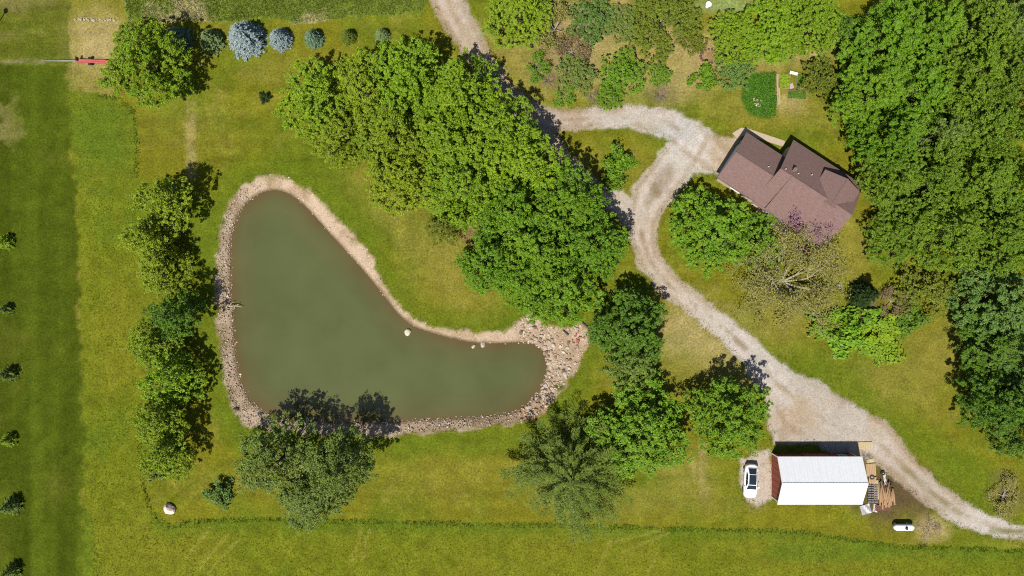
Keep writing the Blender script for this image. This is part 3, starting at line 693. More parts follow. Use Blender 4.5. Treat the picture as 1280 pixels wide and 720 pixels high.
# row on the west side of the pond
G = 'row of trees along the west side of the pond'
for a in (('slim0',208,252,42,'yellow','northernmost yellow-green tree in the row west of the pond',10.5),
          ('slim1',190,298,36,'yellow','second tree from the north in the row west of the pond',9),
          ('slim2',206,335,36,'yellow','third tree from the north in the row west of the pond',8.5),
          ('slim0',222,392,36,'deep','dark green tree halfway down the row west of the pond',11),
          ('slim1',196,432,36,'yellow','yellow-green tree just south of the dark tree in the pond row',8),
          ('slim2',216,478,38,'bright','third tree from the south in the row west of the pond',10.5),
          ('slim1',205,528,38,'yellow','second tree from the south in the row west of the pond',9.5),
          ('slim0',212,572,36,'yellow','southernmost tree in the row west of the pond, above the boulder',9.5)):
    plant(a[0], a[1] - 11, a[2], a[3] * .92, a[4], a[5], a[6] * 1.12, group=G, hc=.62)
plant('shrub1', 196, 592, 14, 'grey', 'grey-green bush at the south foot of the pond tree row', 2.2, 'bush', 'shrub')
# other single trees
plant('big2', 182, 84, 50, 'bright', 'large bright green tree beside the red farm implement', 13)
plant('small0', 165, 45, 26, 'olive', 'small olive tree on the north side of the large tree by the red implement', 5)
G = 'grey-green trees south of the pond'
plant('willow0', 340, 582, 56, 'grey', 'left of the two largest grey-green trees south of the pond', 14, group=G)
plant('willow1', 422, 588, 48, 'grey', 'right-hand grey-green tree south of the pond with the widest dark shadow', 15, group=G)
plant('willow1', 388, 622, 44, 'grey', 'lowest grey-green tree south of the pond, overhanging the meadow edge', 9, group=G)
plant('shrub0', 272, 619, 19, 'teal', 'dark bluish-green bush between the boulder and the grey-green trees', 2.0, 'bush', 'shrub')
G = 'dark green maples between the pond and the barn'
plant('maple0', 790, 412, 52, 'deep', 'round deep green tree between the pond rubble and the drive', 11, group=G)
plant('maple1', 792, 456, 36, 'pale', 'paler green tree tucked below the round deep green tree', 8.5, group=G)
plant('maple0', 800, 538, 66, 'green', 'broad deep green tree right of the big pine', 11, group=G)
plant('maple1', 912, 522, 52, 'green', 'deep green tree above the white car', 11, group=G)
plant('pine', 712, 594, 64, 'pine', 'large spreading pine south-east of the pond', 8.8, name='pine_tree', hc=.45)
# round the house
plant('maple1', 890, 285, 54, 'green', 'green tree in front of the house beside the drive', 9.5)
plant('maple0', 945, 300, 40, 'green', 'green tree under the house south eave', 7)
plant('bare', 986, 352, 80, 'khaki', 'half-bare tree with pale spreading limbs south of the house', 8, hc=.5)
plant('plum', 1022, 284, 36, 'purple', 'purple-leaved small tree against the south corner of the house', 6.2)
plant('spruce0', 1088, 368, 17, 'dark', 'narrow dark evergreen east of the half-bare tree', 5.5, name='evergreen_tree')
plant('shrub0', 1060, 410, 40, 'green', 'low spreading green bush below the half-bare tree', 2.2, 'bush', 'shrub', sx=1.25, rz=0)
plant('shrub2', 1100, 418, 34, 'bright', 'bright low bush right of the spreading green bush', 1.5, 'bush', 'shrub')
plant('small1', 1158, 362, 38, 'olive', 'small olive-green tree at the woods edge below the house', 6)
plant('open0', 1118, 378, 22, 'brown', 'brownish thin bush between the narrow evergreen and the olive-green tree', 2.6, 'bush', 'shrub')
plant('shrub1', 1142, 396, 24, 'deep', 'dark green bush under the small olive-green tree', 2, 'bush', 'shrub')
plant('shrub1', 772, 200, 22, 'green', 'upper bush on the grassy island inside the drive loop', 2.6, 'bush', 'shrub')
plant('shrub2', 762, 222, 18, 'green', 'lower bush on the grassy island inside the drive loop', 2.2, 'bush', 'shrub')
# woods on the right
G = 'woodland along the right edge'
for a in (('oak0',1112,50,60,'green','oak-like deep green tree at the woods top-left corner',15),
          ('oak1',1168,36,56,'green','deep green tree second from left along the woods top edge',15),
          ('oak2',1092,118,48,'green','deep green woods tree beside the vegetable garden',13),
          ('oak0',1150,112,56,'green','deep green tree in the heart of the upper woods',15),
          ('oak1',1112,172,44,'green','deep green woods tree just above the house east end',12.5),
          ('big1',1222,30,52,'wood','yellow-green tree third from left along the woods top edge',14),
          ('big3',1268,28,48,'pale','pale green tree in the top right corner of the woods',14),
          ('big0',1212,96,52,'wood','yellow-green tree right of the deep green heart of the upper woods',14),
          ('big2',1268,96,48,'wood','yellow-green tree at the right edge level with the vegetable garden',14),
          ('willow0',1172,168,42,'pale','pale grey-green tree in the middle of the woods above the house',13),
          ('big3',1228,160,50,'wood','yellow-green tree right of the pale grey-green woods tree',14),
          ('big1',1278,165,44,'wood','yellow-green tree at the right edge level with the house roof top',13.5),
          ('big0',1118,222,44,'wood','woods tree whose crown nearly touches the house east end',12),
          ('big2',1160,230,52,'wood','woods tree two crowns east of the house',13),
          ('big3',1220,226,50,'wood','woods tree three crowns east of the house',14),
          ('big1',1276,232,46,'wood','woods tree at the right edge level with the house',14),
          ('big3',1132,288,46,'wood','woods tree at the lawn edge below the house east end',11.5),
          ('big0',1186,290,52,'wood','woods tree behind the lawn-edge tree east of the house',13),
          ('big2',1244,292,52,'wood','yellow-green woods tree just above the dark oaks',13.5),
          ('big1',1290,300,44,'wood','yellow-green tree at the right edge above the dark oaks',13.5),
          ('oak1',1256,376,58,'teal','uppermost blue-green oak on the lower right edge',13),
          ('oak2',1246,436,48,'deep','dark green oak bulging out over the lawn on the right',12),
          ('oak0',1284,446,50,'teal','blue-green oak at the right edge behind the bulging oak',13),
          ('oak1',1254,500,50,'deep','dark green oak second from the bottom of the woods',12),
          ('oak2',1284,534,44,'deep','lowest dark green oak at the woods bottom end',11)):
    plant(a[0], a[1], a[2], a[3] * .93, a[4], a[5], a[6] * trng.uniform(.82, 1.22), group=G)
# trees along the top
plant('big3', 648, 14, 42, 'lime', 'bright lime-green tree right of the drive entrance at the top', 9)
plant('open0', 694, 30, 34, 'khaki', 'brownish half-bare tree right of the lime-green tree', 5)
plant('small0', 738, 24, 30, 'teal', 'dark green small tree near the top between two brownish crowns', 5.5)
plant('small1', 782, 30, 24, 'grey', 'greyish small tree left of the wide olive tree at the top', 4)
plant('willow1', 832, 22, 48, 'olive', 'wide olive-green tree at the top above the drive', 8)
plant('small1', 868, 48, 20, 'olive', 'small olive tree under the right side of the wide olive tree', 4)
G = 'bright trees above the vegetable garden'
plant('big0', 922, 44, 34, 'bright', 'leftmost bright green tree above the vegetable garden', 6.5, group=G)
plant('big1', 962, 40, 40, 'bright', 'middle bright green tree above the vegetable garden', 8, group=G)
plant('big2', 1008, 30, 40, 'bright', 'rightmost bright green tree above the vegetable garden', 9, group=G)
plant('small0', 1052, 36, 24, 'deep', 'dark small tree squeezed between bright trees and woods', 7)
plant('small1', 1030, 98, 27, 'olive', 'olive-brown small tree right of the raised beds', 5)
plant('open1', 674, 82, 20, 'green', 'small thin tree left of the orchard shrubs', 3.6)
plant('small0', 722, 92, 26, 'grey', 'greyish orchard tree left of the large orchard tree', 4.2)
plant('open1', 708, 120, 18, 'green', 'low thin bush by the drive below the greyish orchard tree', 2.5, 'bush', 'shrub')
plant('open0', 716, 62, 26, 'brown', 'bare greyish brushy tree above the orchard shrubs', 4)
plant('small1', 778, 92, 30, 'green', 'large orchard tree with grey twigs in its crown', 4.6)
plant('small0', 762, 120, 18, 'green', 'small green tree at the drive edge below the large orchard tree', 3)
plant('small0', 827, 93, 15, 'green', 'lone small round tree right of the orchard trees', 3)
plant('shrub2', 880, 92, 18, 'green', 'left bush of the pair left of the oval garden bed', 2.2, 'bush', 'shrub')
plant('small1', 918, 88, 24, 'teal', 'dark grey-green small tree left of the oval garden bed', 3.8)
plant('shrub1', 905, 68, 12, 'grey', 'small grey bush beside the stone fire ring', 1.3, 'bush', 'shrub')
plant('dead', 826, 118, 14, 'brown', 'bare twiggy brush below the lone small round tree', 1.4, 'brush', 'dead_brush')
plant('dead', 742, 122, 16, 'brown', 'bare twiggy brush between the orchard trees by the drive', 1.4, 'brush', 'dead_brush')
plant('dead', 686, 100, 14, 'brown', 'bare twiggy brush under the small thin tree', 1.5, 'brush', 'dead_brush')
plant('open0', 1258, 622, 26, 'khaki', 'scrubby brownish bush alone on the lawn at the lower right edge', 1.8, 'bush', 'shrub', sx=.8, rz=0)
plant('dead', 1165, 660, 20, 'brown', 'flat dry brush pile right of the white propane tank', .8, 'brush', 'dead_brush')
# row of clipped conifers at the top left
G = 'row of round conifers at the top left'
for a in (('spruce0',220,48,17,'bluegreen','first greyish conifer of the top row, beside the large tree',3.6),('spruce1',262,50,15.5,'ltgreen','pale green conifer left of the big blue spruce',3.4),
          ('spruce0',305,46,22.5,'blue','largest blue spruce in the top row',5),('spruce1',349,48,14.5,'blue','medium blue spruce right of the largest one',3.4),
          ('spruce0',391,47,12,'bluegreen','small bluish conifer, third from the right end of the top row',2.8),('spruce1',435,45,10,'pine','dark green conifer second from the right end of the top row',2.3),
          ('spruce0',477,44,10,'ltgreen','pale conifer at the right end of the top row',2.3)):
    plant(a[0], a[1], a[2], a[3], a[4], a[5], a[6], name='spruce_tree', group=G, hc=.35)
plant('shrub0', 330, 121, 8, 'dark', 'tiny dark bush alone on the lawn north-west of the grove', .9, 'bush', 'shrub')
G = 'saplings in the mown field'
for i, (py, w) in enumerate(((302, 'first'), (387, 'second'), (469, 'third'), (551, 'fourth'), (634, 'fifth'), (716, 'sixth'))):
    plant('sapling', 5 + i * 1.2, py, (9, 7.5, 10, 8.5, 11, 10)[i], ('bright', 'pine', 'pine', 'yellow', 'grey', 'pine')[i], w + ' sapling from the top along the left edge of the mown field', (2.4, 2.0, 2.8, 2.3, 3.1, 2.9)[i], 'sapling', 'sapling', G, hc=.4)

# ------------------------------------------------------------------ house
M_SHINGLE = mat('shingle', alb(148, 119, 112), .9, .34, 7, bump=.6, stretch=(.3, 2.4, 1))
M_CREAM = mat('cream_siding', (.40, .35, .27), .8, .08, 4, stretch=(.2, .2, 6), bump=.2)
M_TRIM = mat('white_trim', (.58, .56, .53), .6, .06, 5)
M_GLASS = mat('window_glass', (.03, .04, .05), .06, .1, 2, spec=.6)
M_CONC = mat('concrete', alb(216, 196, 166), .9, .15, 5, bump=.3)
M_BRICK = mat('chimney_brick', (.26, .11, .08), .9, .3, 9, bump=.4)
M_PIPE = mat('vent_pipe', (.55, .53, .5), .5, .1, 5)
M_GUT = mat('brown_gutter', (.12, .085, .075), .6, .1, 4)
HA = R(-33); HO = (37.55, 19.65)
house = empty('house', (*HO, 0), HA, 'house with mauve-brown shingle roof beside the gravel turnaround', 'house')
def wall(name, pts_xy, z0, tops, parent, m, t=.15):
    """vertical wall panel between two points with a top profile [(s,z)..]"""
    (x0, y0), (x1, y1) = pts_xy; d = Vector((x1 - x0, y1 - y0, 0)); L = d.length; d.normalize(); nn = Vector((d.y, -d.x, 0))
    prof = [(0, z0)] + [(s * L, z) for s, z in reversed(tops)][::-1] + [(L, z0)]
    mb = MB(); mb.prism(prof, (0, t), lambda a, b, tt: Vector((x0, y0, 0)) + d * a + Vector((0, 0, b)) - nn * tt)
    return mb.build(name, m, parent)
def window(parent, c, w, h, nrm, panes=2, door=False, m_frame=None):
    """window set on a wall plane: c centre, nrm outward direction in plan"""
    nn = Vector((*nrm, 0)).normalized(); d = Vector((-nn.y, nn.x, 0)); c = Vector(c)
    def bar(mb, a0, a1, b0, b1, o0, o1):
        v = [c + d * a + Vector((0, 0, b)) + nn * o for o in (o0, o1) for a, b in ((a0, b0), (a1, b0), (a1, b1), (a0, b1))]
        mb.add(v, [(3, 2, 1, 0), (4, 5, 6, 7), (0, 1, 5, 4), (1, 2, 6, 5), (2, 3, 7, 6), (3, 0, 4, 7)])
    g = MB(); bar(g, -w / 2 + .05, w / 2 - .05, -h / 2 + .05, h / 2 - .05, .004, .03); o = g.build('door' if door else 'window', M_TRIM if door else M_GLASS, parent)
    f = MB(); bar(f, -w / 2, w / 2, h / 2 - .05, h / 2 + .04, .002, .07); bar(f, -w / 2, -w / 2 + .06, -h / 2, h / 2 - .051, .002, .07); bar(f, w / 2 - .06, w / 2, -h / 2, h / 2 - .051, .002, .07)
    for k in range(1, panes): bar(f, -w / 2 + w * k / panes - .02, -w / 2 + w * k / panes + .02, -h / 2, h / 2 - .051, .002, .06)
    f.build('frame', m_frame or M_TRIM, o)
    s = MB(); bar(s, -w / 2 - .06, w / 2 + .06, -h / 2 - .06, -h / 2 - .002, .002, .11); s.build('sill', m_frame or M_TRIM, o)
    if door:
        k = MB(); bar(k, w / 2 - .2, w / 2 - .13, -.1, .02, .031, .08); k.build('handle', M_PIPE, o)
    return o
EZ, RZ = 2.75, 5.45; MS = (RZ - EZ) / 5.0
wall('wall', [(1.96, -9.3), (10.7, -9.3)], -.1, [(0, EZ - .05), (1, EZ - .05)], house, M_CREAM)
wall('wall', [(.35, -9.3), (1.84, -9.3)], -.1, [(0, 2.15), (1, 2.15)], house, M_CREAM)
wall('wall', [(10.7, -9.3), (10.7, -.35)], -.1, [(0, EZ - .02), (.48, RZ - .2), (1, EZ - .02)], house, M_CREAM)
wall('wall', [(10.7, -.35), (.35, -.35)], -.1, [(0, EZ - .05), (1, EZ - .05)], house, M_CREAM)
wall('wall', [(.35, -.35), (.35, -9.3)], -.1, [(0, EZ - .02), (.52, RZ - .26), (.93, 2.5), (1, 2.4)], house, M_CREAM)
wall('wall', [(1.85, -5.1), (1.85, -9.5)], EZ - .1, [(0, RZ - .2), (1, EZ + .02)], house, M_CREAM, .1)
wall('wall', [(-5.45, -9.2), (.34, -9.2)], -.1, [(0, 2.5), (1, 2.5)], house, M_CREAM)
wall('wall', [(-5.45, -2.8), (-5.45, -9.2)], -.1, [(0, 2.6), (.5, 4.25), (1, 2.6)], house, M_CREAM)
wall('wall', [(.34, -2.8), (-5.45, -2.8)], -.1, [(0, 2.5), (1, 2.5)], house, M_CREAM)
for pts in ([(-.05, .05, EZ), (11.05, .05, EZ), (11.05, -5, RZ), (-.05, -5, RZ)], [(1.75, -5.003, RZ), (11.05, -5.003, RZ), (11.05, -9.75, EZ - .08), (1.75, -9.75, EZ - .08)],
            [(-.05, -5.003, RZ - .06), (1.74, -5.003, RZ - .06), (1.74, -9.75, 2.2), (-.05, -9.75, 2.2)],
            [(-5.85, -2.45, 2.6), (.34, -2.45, 2.6), (.34, -6, 4.4), (-5.85, -6, 4.4)], [(-5.85, -6.003, 4.4), (.34, -6.003, 4.4), (.34, -9.55, 2.6), (-5.85, -9.55, 2.6)],
            [(5.2, -1.5, 4.35), (7.9, -1.5, 5.75), (7.9, -5.6, 5.75), (5.2, -5.0, 4.35)], [(7.903, -1.5, 5.75), (10.6, -1.5, 4.35), (10.6, -5.0, 4.35), (7.903, -5.6, 5.75)]):
    MB().slab(pts, .13).build('roof', M_SHINGLE, house)
for a, b_ in (((-.05, -5, RZ), (11.05, -5, RZ)), ((-5.85, -6, 4.4), (.34, -6, 4.4)), ((7.9, -1.5, 5.75), (7.9, -5.3, 5.75))):
    MB().tube([Vector(a) + Vector((0, 0, .0)), Vector(b_)], .07, 6).build('ridge_cap', M_SHINGLE, house)
d = MB(); d.prism([(5.45, 3.4), (10.4, 3.4), (10.4, 4.2), (7.9, 5.55), (5.45, 4.2)], (-1.75, -1.9), lambda a, b, t: (a, t, b)); d.build('dormer_front', M_CREAM, house)
for x_ in (5.5, 10.3): MB().prism([(-1.76, 3.3), (-3.0, 4.2), (-1.76, 4.2)], (x_ - .06, x_ + .06), lambda a, b, t: (t, a - .15, b)).build('dormer_side', M_CREAM, house)
window(house, (7.9, -1.75, 4.2), 1.5, .7, (0, 1), 2)
ch = MB(); ch.box(1.4, 1.75, -4.3, -3.95, 4.2, 5.6); co = ch.build('chimney', M_BRICK, house)
MB().box(1.35, 1.8, -4.35, -3.9, 5.603, 5.66).build('chimney_cap', M_GUT, co)
for vx, vy, vz in ((.55, -4.7, 5.3), (2.3, -4.2, 5.05), (-1.2, -5.2, 4.0), (4.0, -3.2, 4.5)): MB().lathe([(.06, 0), (.06, .45)], 8, (vx, vy, vz - .15)).build('vent_pipe', M_PIPE, house)
for gx0, gx1, gy, z_ in ((-.05, 11.05, .1, EZ - .1), (1.75, 11.05, -9.8, EZ - .18), (-5.85, .3, -2.4, 2.5), (-5.85, .3, -9.6, 2.5)):
    MB().tube([(gx0, gy, z_), (gx1, gy, z_)], .06, 6).build('gutter', M_GUT, house)
window(house, (-5.45, -6, 1.15), 4.6, 2.1, (-1, 0), 1, True)
for wx in (3.2, 6.0, 9.0): window(house, (wx, -9.3, 1.5), 1.3, 1.2, (0, -1), 2)
for wx in (2.0, 5.0, 8.5): window(house, (wx, -.35, 1.5), 1.2, 1.1, (0, 1), 2)
for wy in (-2.5, -7): window(house, (10.7, wy, 1.5), 1.2, 1.1, (1, 0), 2)
window(house, (-2.6, -9.2, 1.4), 1.4, 1.0, (0, -1), 2); window(house, (1.0, -9.3, 1.0), .95, 2.05, (0, -1), 1, True)
def hp(x_, y_): c, s = math.cos(HA), math.sin(HA); return (HO[0] + c * x_ - s * y_, HO[1] + s * x_ + c * y_)
def flat_slab(name, poly, z0, t, m, label, joints=None):
    mb = MB(); mb.slab([(a, b, z0) for a, b in poly], t); o = mb.build(name, m); return tag(o, label, None, None, 'structure')
flat_slab('walkway', [hp(*q) for q in ((-7.0, -2.6), (-6.4, -1.3), (-5.6, -.9), (-.3, .45), (-.1, -.35), (-5.4, -1.75), (-5.9, -2.9))], .09, .3, M_CONC, 'pale concrete walkway along the north side of the garage')
flat_slab('patio', [hp(*q) for q in ((1.6, -9.3), (8, -9.3), (8, -10.6), (1.6, -10.6))], .08, .3, M_CONC, 'narrow pale patio along the south wall of the house')

# ------------------------------------------------------------------ barn
M_RED = mat('red_siding', (.22, .055, .035), .7, .18, 3, stretch=(3, 3, .3))
M_ROOFW = mat('white_metal_roof', (.56, .57, .585), .5, .07, 2, stretch=(4, .4, 1))
bx, by = 41.1, -25.7
barn = empty('barn', (bx, by, 0), 0, 'red barn with white ribbed metal roof at the end of the drive', 'barn')
BL, BW, BE, BR = 5.6, 3.2, 2.75, 4.35
wl_, ww_ = BL - .22, BW - .22
sl = (BR - BE) / BW
for i, (a, b_, tops) in enumerate((((-wl_, -ww_), (wl_, -ww_), None), ((wl_, -ww_), (wl_, ww_), 1), ((wl_, ww_), (-wl_, ww_), None), ((-wl_, ww_), (-wl_, -ww_), 1))):
    e_ = BE + .22 * sl - .06
    L = math.hypot(b_[0] - a[0], b_[1] - a[1]); nb_ = max(1, round(L / .8))      # siding sheets, each its own board
    for k in range(nb_):
        s0, s1 = k / nb_, (k + 1) / nb_
        zt = lambda s: (e_ + (BR - .1 - e_) * (1 - abs(2 * s - 1))) if tops else e_
        q0 = (a[0] + (b_[0] - a[0]) * (s0 + .004), a[1] + (b_[1] - a[1]) * (s0 + .004)); q1 = (a[0] + (b_[0] - a[0]) * (s1 - .004), a[1] + (b_[1] - a[1]) * (s1 - .004))
        tp = [(0, zt(s0)), (1, zt(s1))]
        if tops and s0 < .5 < s1: tp = [(0, zt(s0)), ((.5 - s0) / (s1 - s0), zt(.5)), (1, zt(s1))]
        wall('siding', [q0, q1], -.1, tp, barn, M_RED, .06 + .008 * (k % 2))
NP = 13
for sgn in (-1, 1):
    for k in range(NP):
        x0 = -BL + 2 * BL * k / NP; x1 = -BL + 2 * BL * (k + 1) / NP - .006; mb = MB()
        mb.slab([(x0, sgn * BW, BE), (x1, sgn * BW, BE), (x1, sgn * .003, BR), (x0, sgn * .003, BR)], .05)
        for rx in (x0 + .02, x0 + .43):
            mb.slab([(rx, sgn * (BW + .004), BE + .05), (rx + .05, sgn * (BW + .004), BE + .05), (rx + .05, sgn * .05, BR + .026), (rx, sgn * .05, BR + .026)], .06)
        mb.build('roof_panel', M_ROOFW, barn)
mb = MB(); mb.slab([(-BL - .02, -.16, BR + .0), (BL + .02, -.16, BR + .0), (BL + .02, 0, BR + .06), (-BL - .02, 0, BR + .06)], .03); mb.slab([(-BL - .02, .16, BR + .0), (BL + .02, .16, BR + .0), (BL + .02, .002, BR + .06), (-BL - .02, .002, BR + .06)], .03); mb.build('ridge_cap', M_ROOFW, barn)
for sx_ in (-1, 1):
    for sgn in (-1, 1):
        mb = MB(); mb.slab([(sx_ * (BL + .03) - .03, sgn * (BW + .02), BE - .02), (sx_ * (BL + .03) + .03, sgn * (BW + .02), BE - .02), (sx_ * (BL + .03) + .03, sgn * .003, BR - .01), (sx_ * (BL + .03) - .03, sgn * .003, BR - .01)], .16); mb.build('rake_trim', M_TRIM, barn)
        MB().box(sx_ * wl_ - .07, sx_ * wl_ + .07, sgn * ww_ - .07, sgn * ww_ + .07, -.1, BE - .02).build('corner_trim', M_TRIM, barn)
d_ = MB(); d_.box(-1.7, 1.7, ww_ + .03, ww_ + .09, 0, 2.35); do = d_.build('sliding_door', M_RED, barn); MB().box(-3.6, 1.9, ww_ + .03, ww_ + .12, 2.38, 2.46).build('door_track', M_PIPE, do)
window(barn, (3.6, ww_ + .02, 1.5), .9, .8, (0, 1), 2)
for wx in (-3, 3): window(barn, (wx, -ww_ - .02, 1.5), .9, .8, (0, -1), 2)

# ------------------------------------------------------------------ car (nose to the south)
M_CARW = mat('white_paint', (.80, .81, .82), .25, .01, 2, spec=.5); M_CARG = mat('dark_glass', (.012, .018, .026), .05, .1, 1, spec=.6)
M_TYRE = mat('tyre_rubber', (.02, .02, .02), .85, .2, 8); M_RIM = mat('alloy', (.5, .5, .5), .3, .05, 3, metal=.9); M_BLACK = mat('black_plastic', (.025, .025, .025), .6, .1, 5)
M_LAMP = mat('lamp_glass', (.6, .62, .65), .1, .05, 3); M_TAIL = mat('tail_lamp', (.35, .01, .01), .15, .1, 3)
cxw, cyw = P(936.5, 599.5)
car = empty('car', (cxw, cyw, gz(cxw, cyw)), R(-3), 'white car with dark glass roof parked left of the barn', 'car')
def loft(sections, closed=True):
    """sections: list of rings of equal length"""
    mb = MB(); n = len(sections[0]); v = [p for r in sections for p in r]; f = []
    for i in range(len(sections) - 1):
        for k in range(n if closed else n - 1): f.append((i * n + k, i * n + (k + 1) % n, (i + 1) * n + (k + 1) % n, (i + 1) * n + k))
    f.append(tuple(range(n - 1, -1, -1))); f.append(tuple((len(sections) - 1) * n + k for k in range(n))); mb.add(v, f); return mb
st = [(-2.32, .40, .36, .50, .58), (-2.24, .62, .28, .58, .68), (-2.0, .82, .22, .68, .78), (-1.5, .91, .20, .78, .90), (-.95, .92, .20, .86, .99), (0, .925, .20, .90, 1.02), (1.0, .92, .20, .92, 1.04), (1.6, .90, .22, .92, 1.06), (2.0, .82, .28, .88, 1.0), (2.22, .66, .36, .80, .90), (2.31, .44, .42, .70, .78)]
def ring(y_, w, zb, zs, zt): return [(-w * .94, y_, zb), (-w, y_, (zb + zs) / 2), (-w * .985, y_, zs), (-w * .86, y_, zt - .01), (-w * .4, y_, zt + .015), (w * .4, y_, zt + .015), (w * .86, y_, zt - .01), (w * .985, y_, zs), (w, y_, (zb + zs) / 2), (w * .94, y_, zb)]
loft([ring(*q) for q in st]).build('body', M_CARW, car, True)
def cab(y_, w, zt, wt): return [(-w, y_, .95), (-w, y_, 1.0), (-wt, y_, zt - .03), (-wt * .6, y_, zt), (wt * .6, y_, zt), (wt, y_, zt - .03), (w, y_, 1.0), (w, y_, .95)]
cb = loft([cab(-1.12, .74, 1.0, .70), cab(-.35, .80, 1.40, .60), cab(.25, .80, 1.45, .61), cab(1.0, .78, 1.40, .59), cab(1.95, .70, 1.03, .60)]).build('cabin', M_CARW, car, True)
def panel(name, pts, m, parent, t=.012):
    p = [Vector(q) for q in pts]; nn = (p[1] - p[0]).cross(p[2] - p[0]).normalized()
    if nn.z < 0 or (abs(nn.z) < .3 and nn.x * p[0].x < 0): nn = -nn
    n = len(p); mb = MB(); mb.add([q + nn * (t + .012) for q in p] + [q - nn * .03 for q in p], [tuple(range(n)), tuple(range(2 * n - 1, n - 1, -1))] + [(i, (i + 1) % n, (i + 1) % n + n, i + n) for i in range(n)]); return mb.build(name, m, parent)
panel('windshield', [(-.66, -1.05, 1.03), (.66, -1.05, 1.03), (.54, -.42, 1.37), (-.54, -.42, 1.37)], M_CARG, car)
panel('roof_glass', [(-.50, -.33, 1.405), (.50, -.33, 1.405), (.50, .25, 1.452), (-.50, .25, 1.452)], M_CARG, car); panel('roof_glass', [(-.50, .26, 1.452), (.50, .26, 1.452), (.49, 1.0, 1.402), (-.49, 1.0, 1.402)], M_CARG, car)
panel('rear_window', [(-.48, 1.06, 1.38), (.48, 1.06, 1.38), (.52, 1.8, 1.09), (-.52, 1.8, 1.09)], M_CARG, car)
for s_ in (-1, 1):
    panel('side_window', [(s_ * .795, -.75, 1.04), (s_ * .80, .2, 1.03), (s_ * .635, .2, 1.40), (s_ * .64, -.3, 1.35)], M_CARG, car); panel('side_window', [(s_ * .80, .26, 1.03), (s_ * .76, 1.4, 1.04), (s_ * .62, .95, 1.36), (s_ * .635, .26, 1.40)], M_CARG, car)
    m_ = MB(); m_.box(s_ * .97 - .1, s_ * .97 + .1, -.82, -.70, .98, 1.12); m_.build('mirror', M_CARW, car)
    h_ = MB(); h_.box(s_ * .60 - .14, s_ * .60 + .14, -2.19, -2.0, .60, .72); h_.build('headlight', M_LAMP, car)
    t_ = MB(); t_.box(s_ * .56 - .16, s_ * .56 + .16, 2.08, 2.235, .78, .92); t_.build('tail_light', M_TAIL, car)
    for yw in (-1.4, 1.42):
        def cyl(r_, w0, w1, rr=None):
            mb = MB(); mb.add([(s_ * w, yw + q * math.cos(2 * math.pi * k / 18), .33 + q * math.sin(2 * math.pi * k / 18)) for w, q in ((w0, r_), (w1, r_)) for k in range(18)],
                [tuple(range(18)), tuple(range(35, 17, -1))] + [(k, (k + 1) % 18, (k + 1) % 18 + 18, k + 18) for k in range(18)]); return mb
        tw = cyl(.33, .70, .935).build('wheel', M_TYRE, car); cyl(.22, .936, .95).build('rim', M_RIM, tw)
MB().box(-.25, .25, -2.335, -2.29, .42, .52).build('licence_plate', M_TRIM, car)

# ------------------------------------------------------------------ propane tank
tx, ty = P(1129.5, 659, .7)
tank = empty('propane_tank', (tx, ty, gz(tx, ty)), 0, 'white horizontal propane tank on the lawn below the brush-strewn dirt', 'tank')
rr, hl = .45, 1.42; prof = [(-hl, .02), (-hl + .05, .16), (-hl + .16, .30), (-hl + .32, .41), (-hl + .5, rr), (hl - .5, rr), (hl - .32, .41), (hl - .16, .30), (hl - .05, .16), (hl, .02)]
loft([[(a, q * math.cos(2 * math.pi * k / 20), .78 + q * math.sin(2 * math.pi * k / 20)) for k in range(20)] for a, q in prof]).build('shell', mat('tank_white', (.78, .78, .77), .4, .04, 3), tank, True)
MB().lathe([(.2, 0), (.2, .14), (.16, .2), (.05, .22)], 14, (.12, 0, 1.19)).build('valve_dome', M_BLACK, tank)
for lx in (-.85, .85): MB().box(lx - .06, lx + .06, -.32, .32, -.05, .40).build('leg', M_PIPE, tank)
for lx in (-.85, .85): MB().box(lx - .16, lx + .16, -.42, .42, -.08, .02).build('footing', M_CONC, tank)

# ------------------------------------------------------------------ things heaped beside the barn
M_LOG = mat('log', alb(196, 158, 118), .9, .25, 5, bump=.5, stretch=(2, .4, 2)); M_PLY = mat('plywood', alb(214, 178, 136), .85, .1, 3); M_BLOCK = mat('concrete_block', alb(150, 142, 140), .95, .15, 6, bump=.4)
M_GALV = mat('sheet_metal', alb(206, 204, 206), .45, .1, 2, metal=.2); M_OLDW = mat('old_brown_board', alb(134, 92, 74), .9, .25, 4, stretch=(4, .5, 1)); M_PALEW = mat('pale_board', alb(226, 204, 160), .9, .15, 4, stretch=(.5, 4, 1))
rr_ = random.Random(3)
for i in range(16):
    px = 1099 + 1.75 * (i % 11) + (0 if i < 11 else 4); py = 619 + rr_.uniform(-4, 4); L = (3.4 - .14 * (i % 11) + rr_.uniform(-.7, .3)); r_ = rr_.uniform(.08, .125)
    x_, y_ = P(px, py); z_ = .06 if i < 11 else .27
    o = empty('log', (x_, y_, z_), R(rr_.uniform(-5, 5) if i < 11 else rr_.uniform(-16, 16)), 'long tan log in the log pile right of the barn', 'log', 'logs piled right of the barn')
    MB().tube([(0, -L / 2, r_ * .9), (rr_.uniform(-.04, .04), 0, r_ * .95), (0, L / 2, r_ * .9)], [r_, r_ * .95, r_ * .85], 9).build('stem', M_LOG, o, True)
    MB().lathe([(r_ * .5, 0), (r_ * .5, .01)], 8, (0, 0, 0)).build('cut_face', M_PLY, o).matrix_local = Matrix.Translation((0, -L / 2 - .002, r_ * .9)) @ Matrix.Rotation(R(90), 4, 'X')
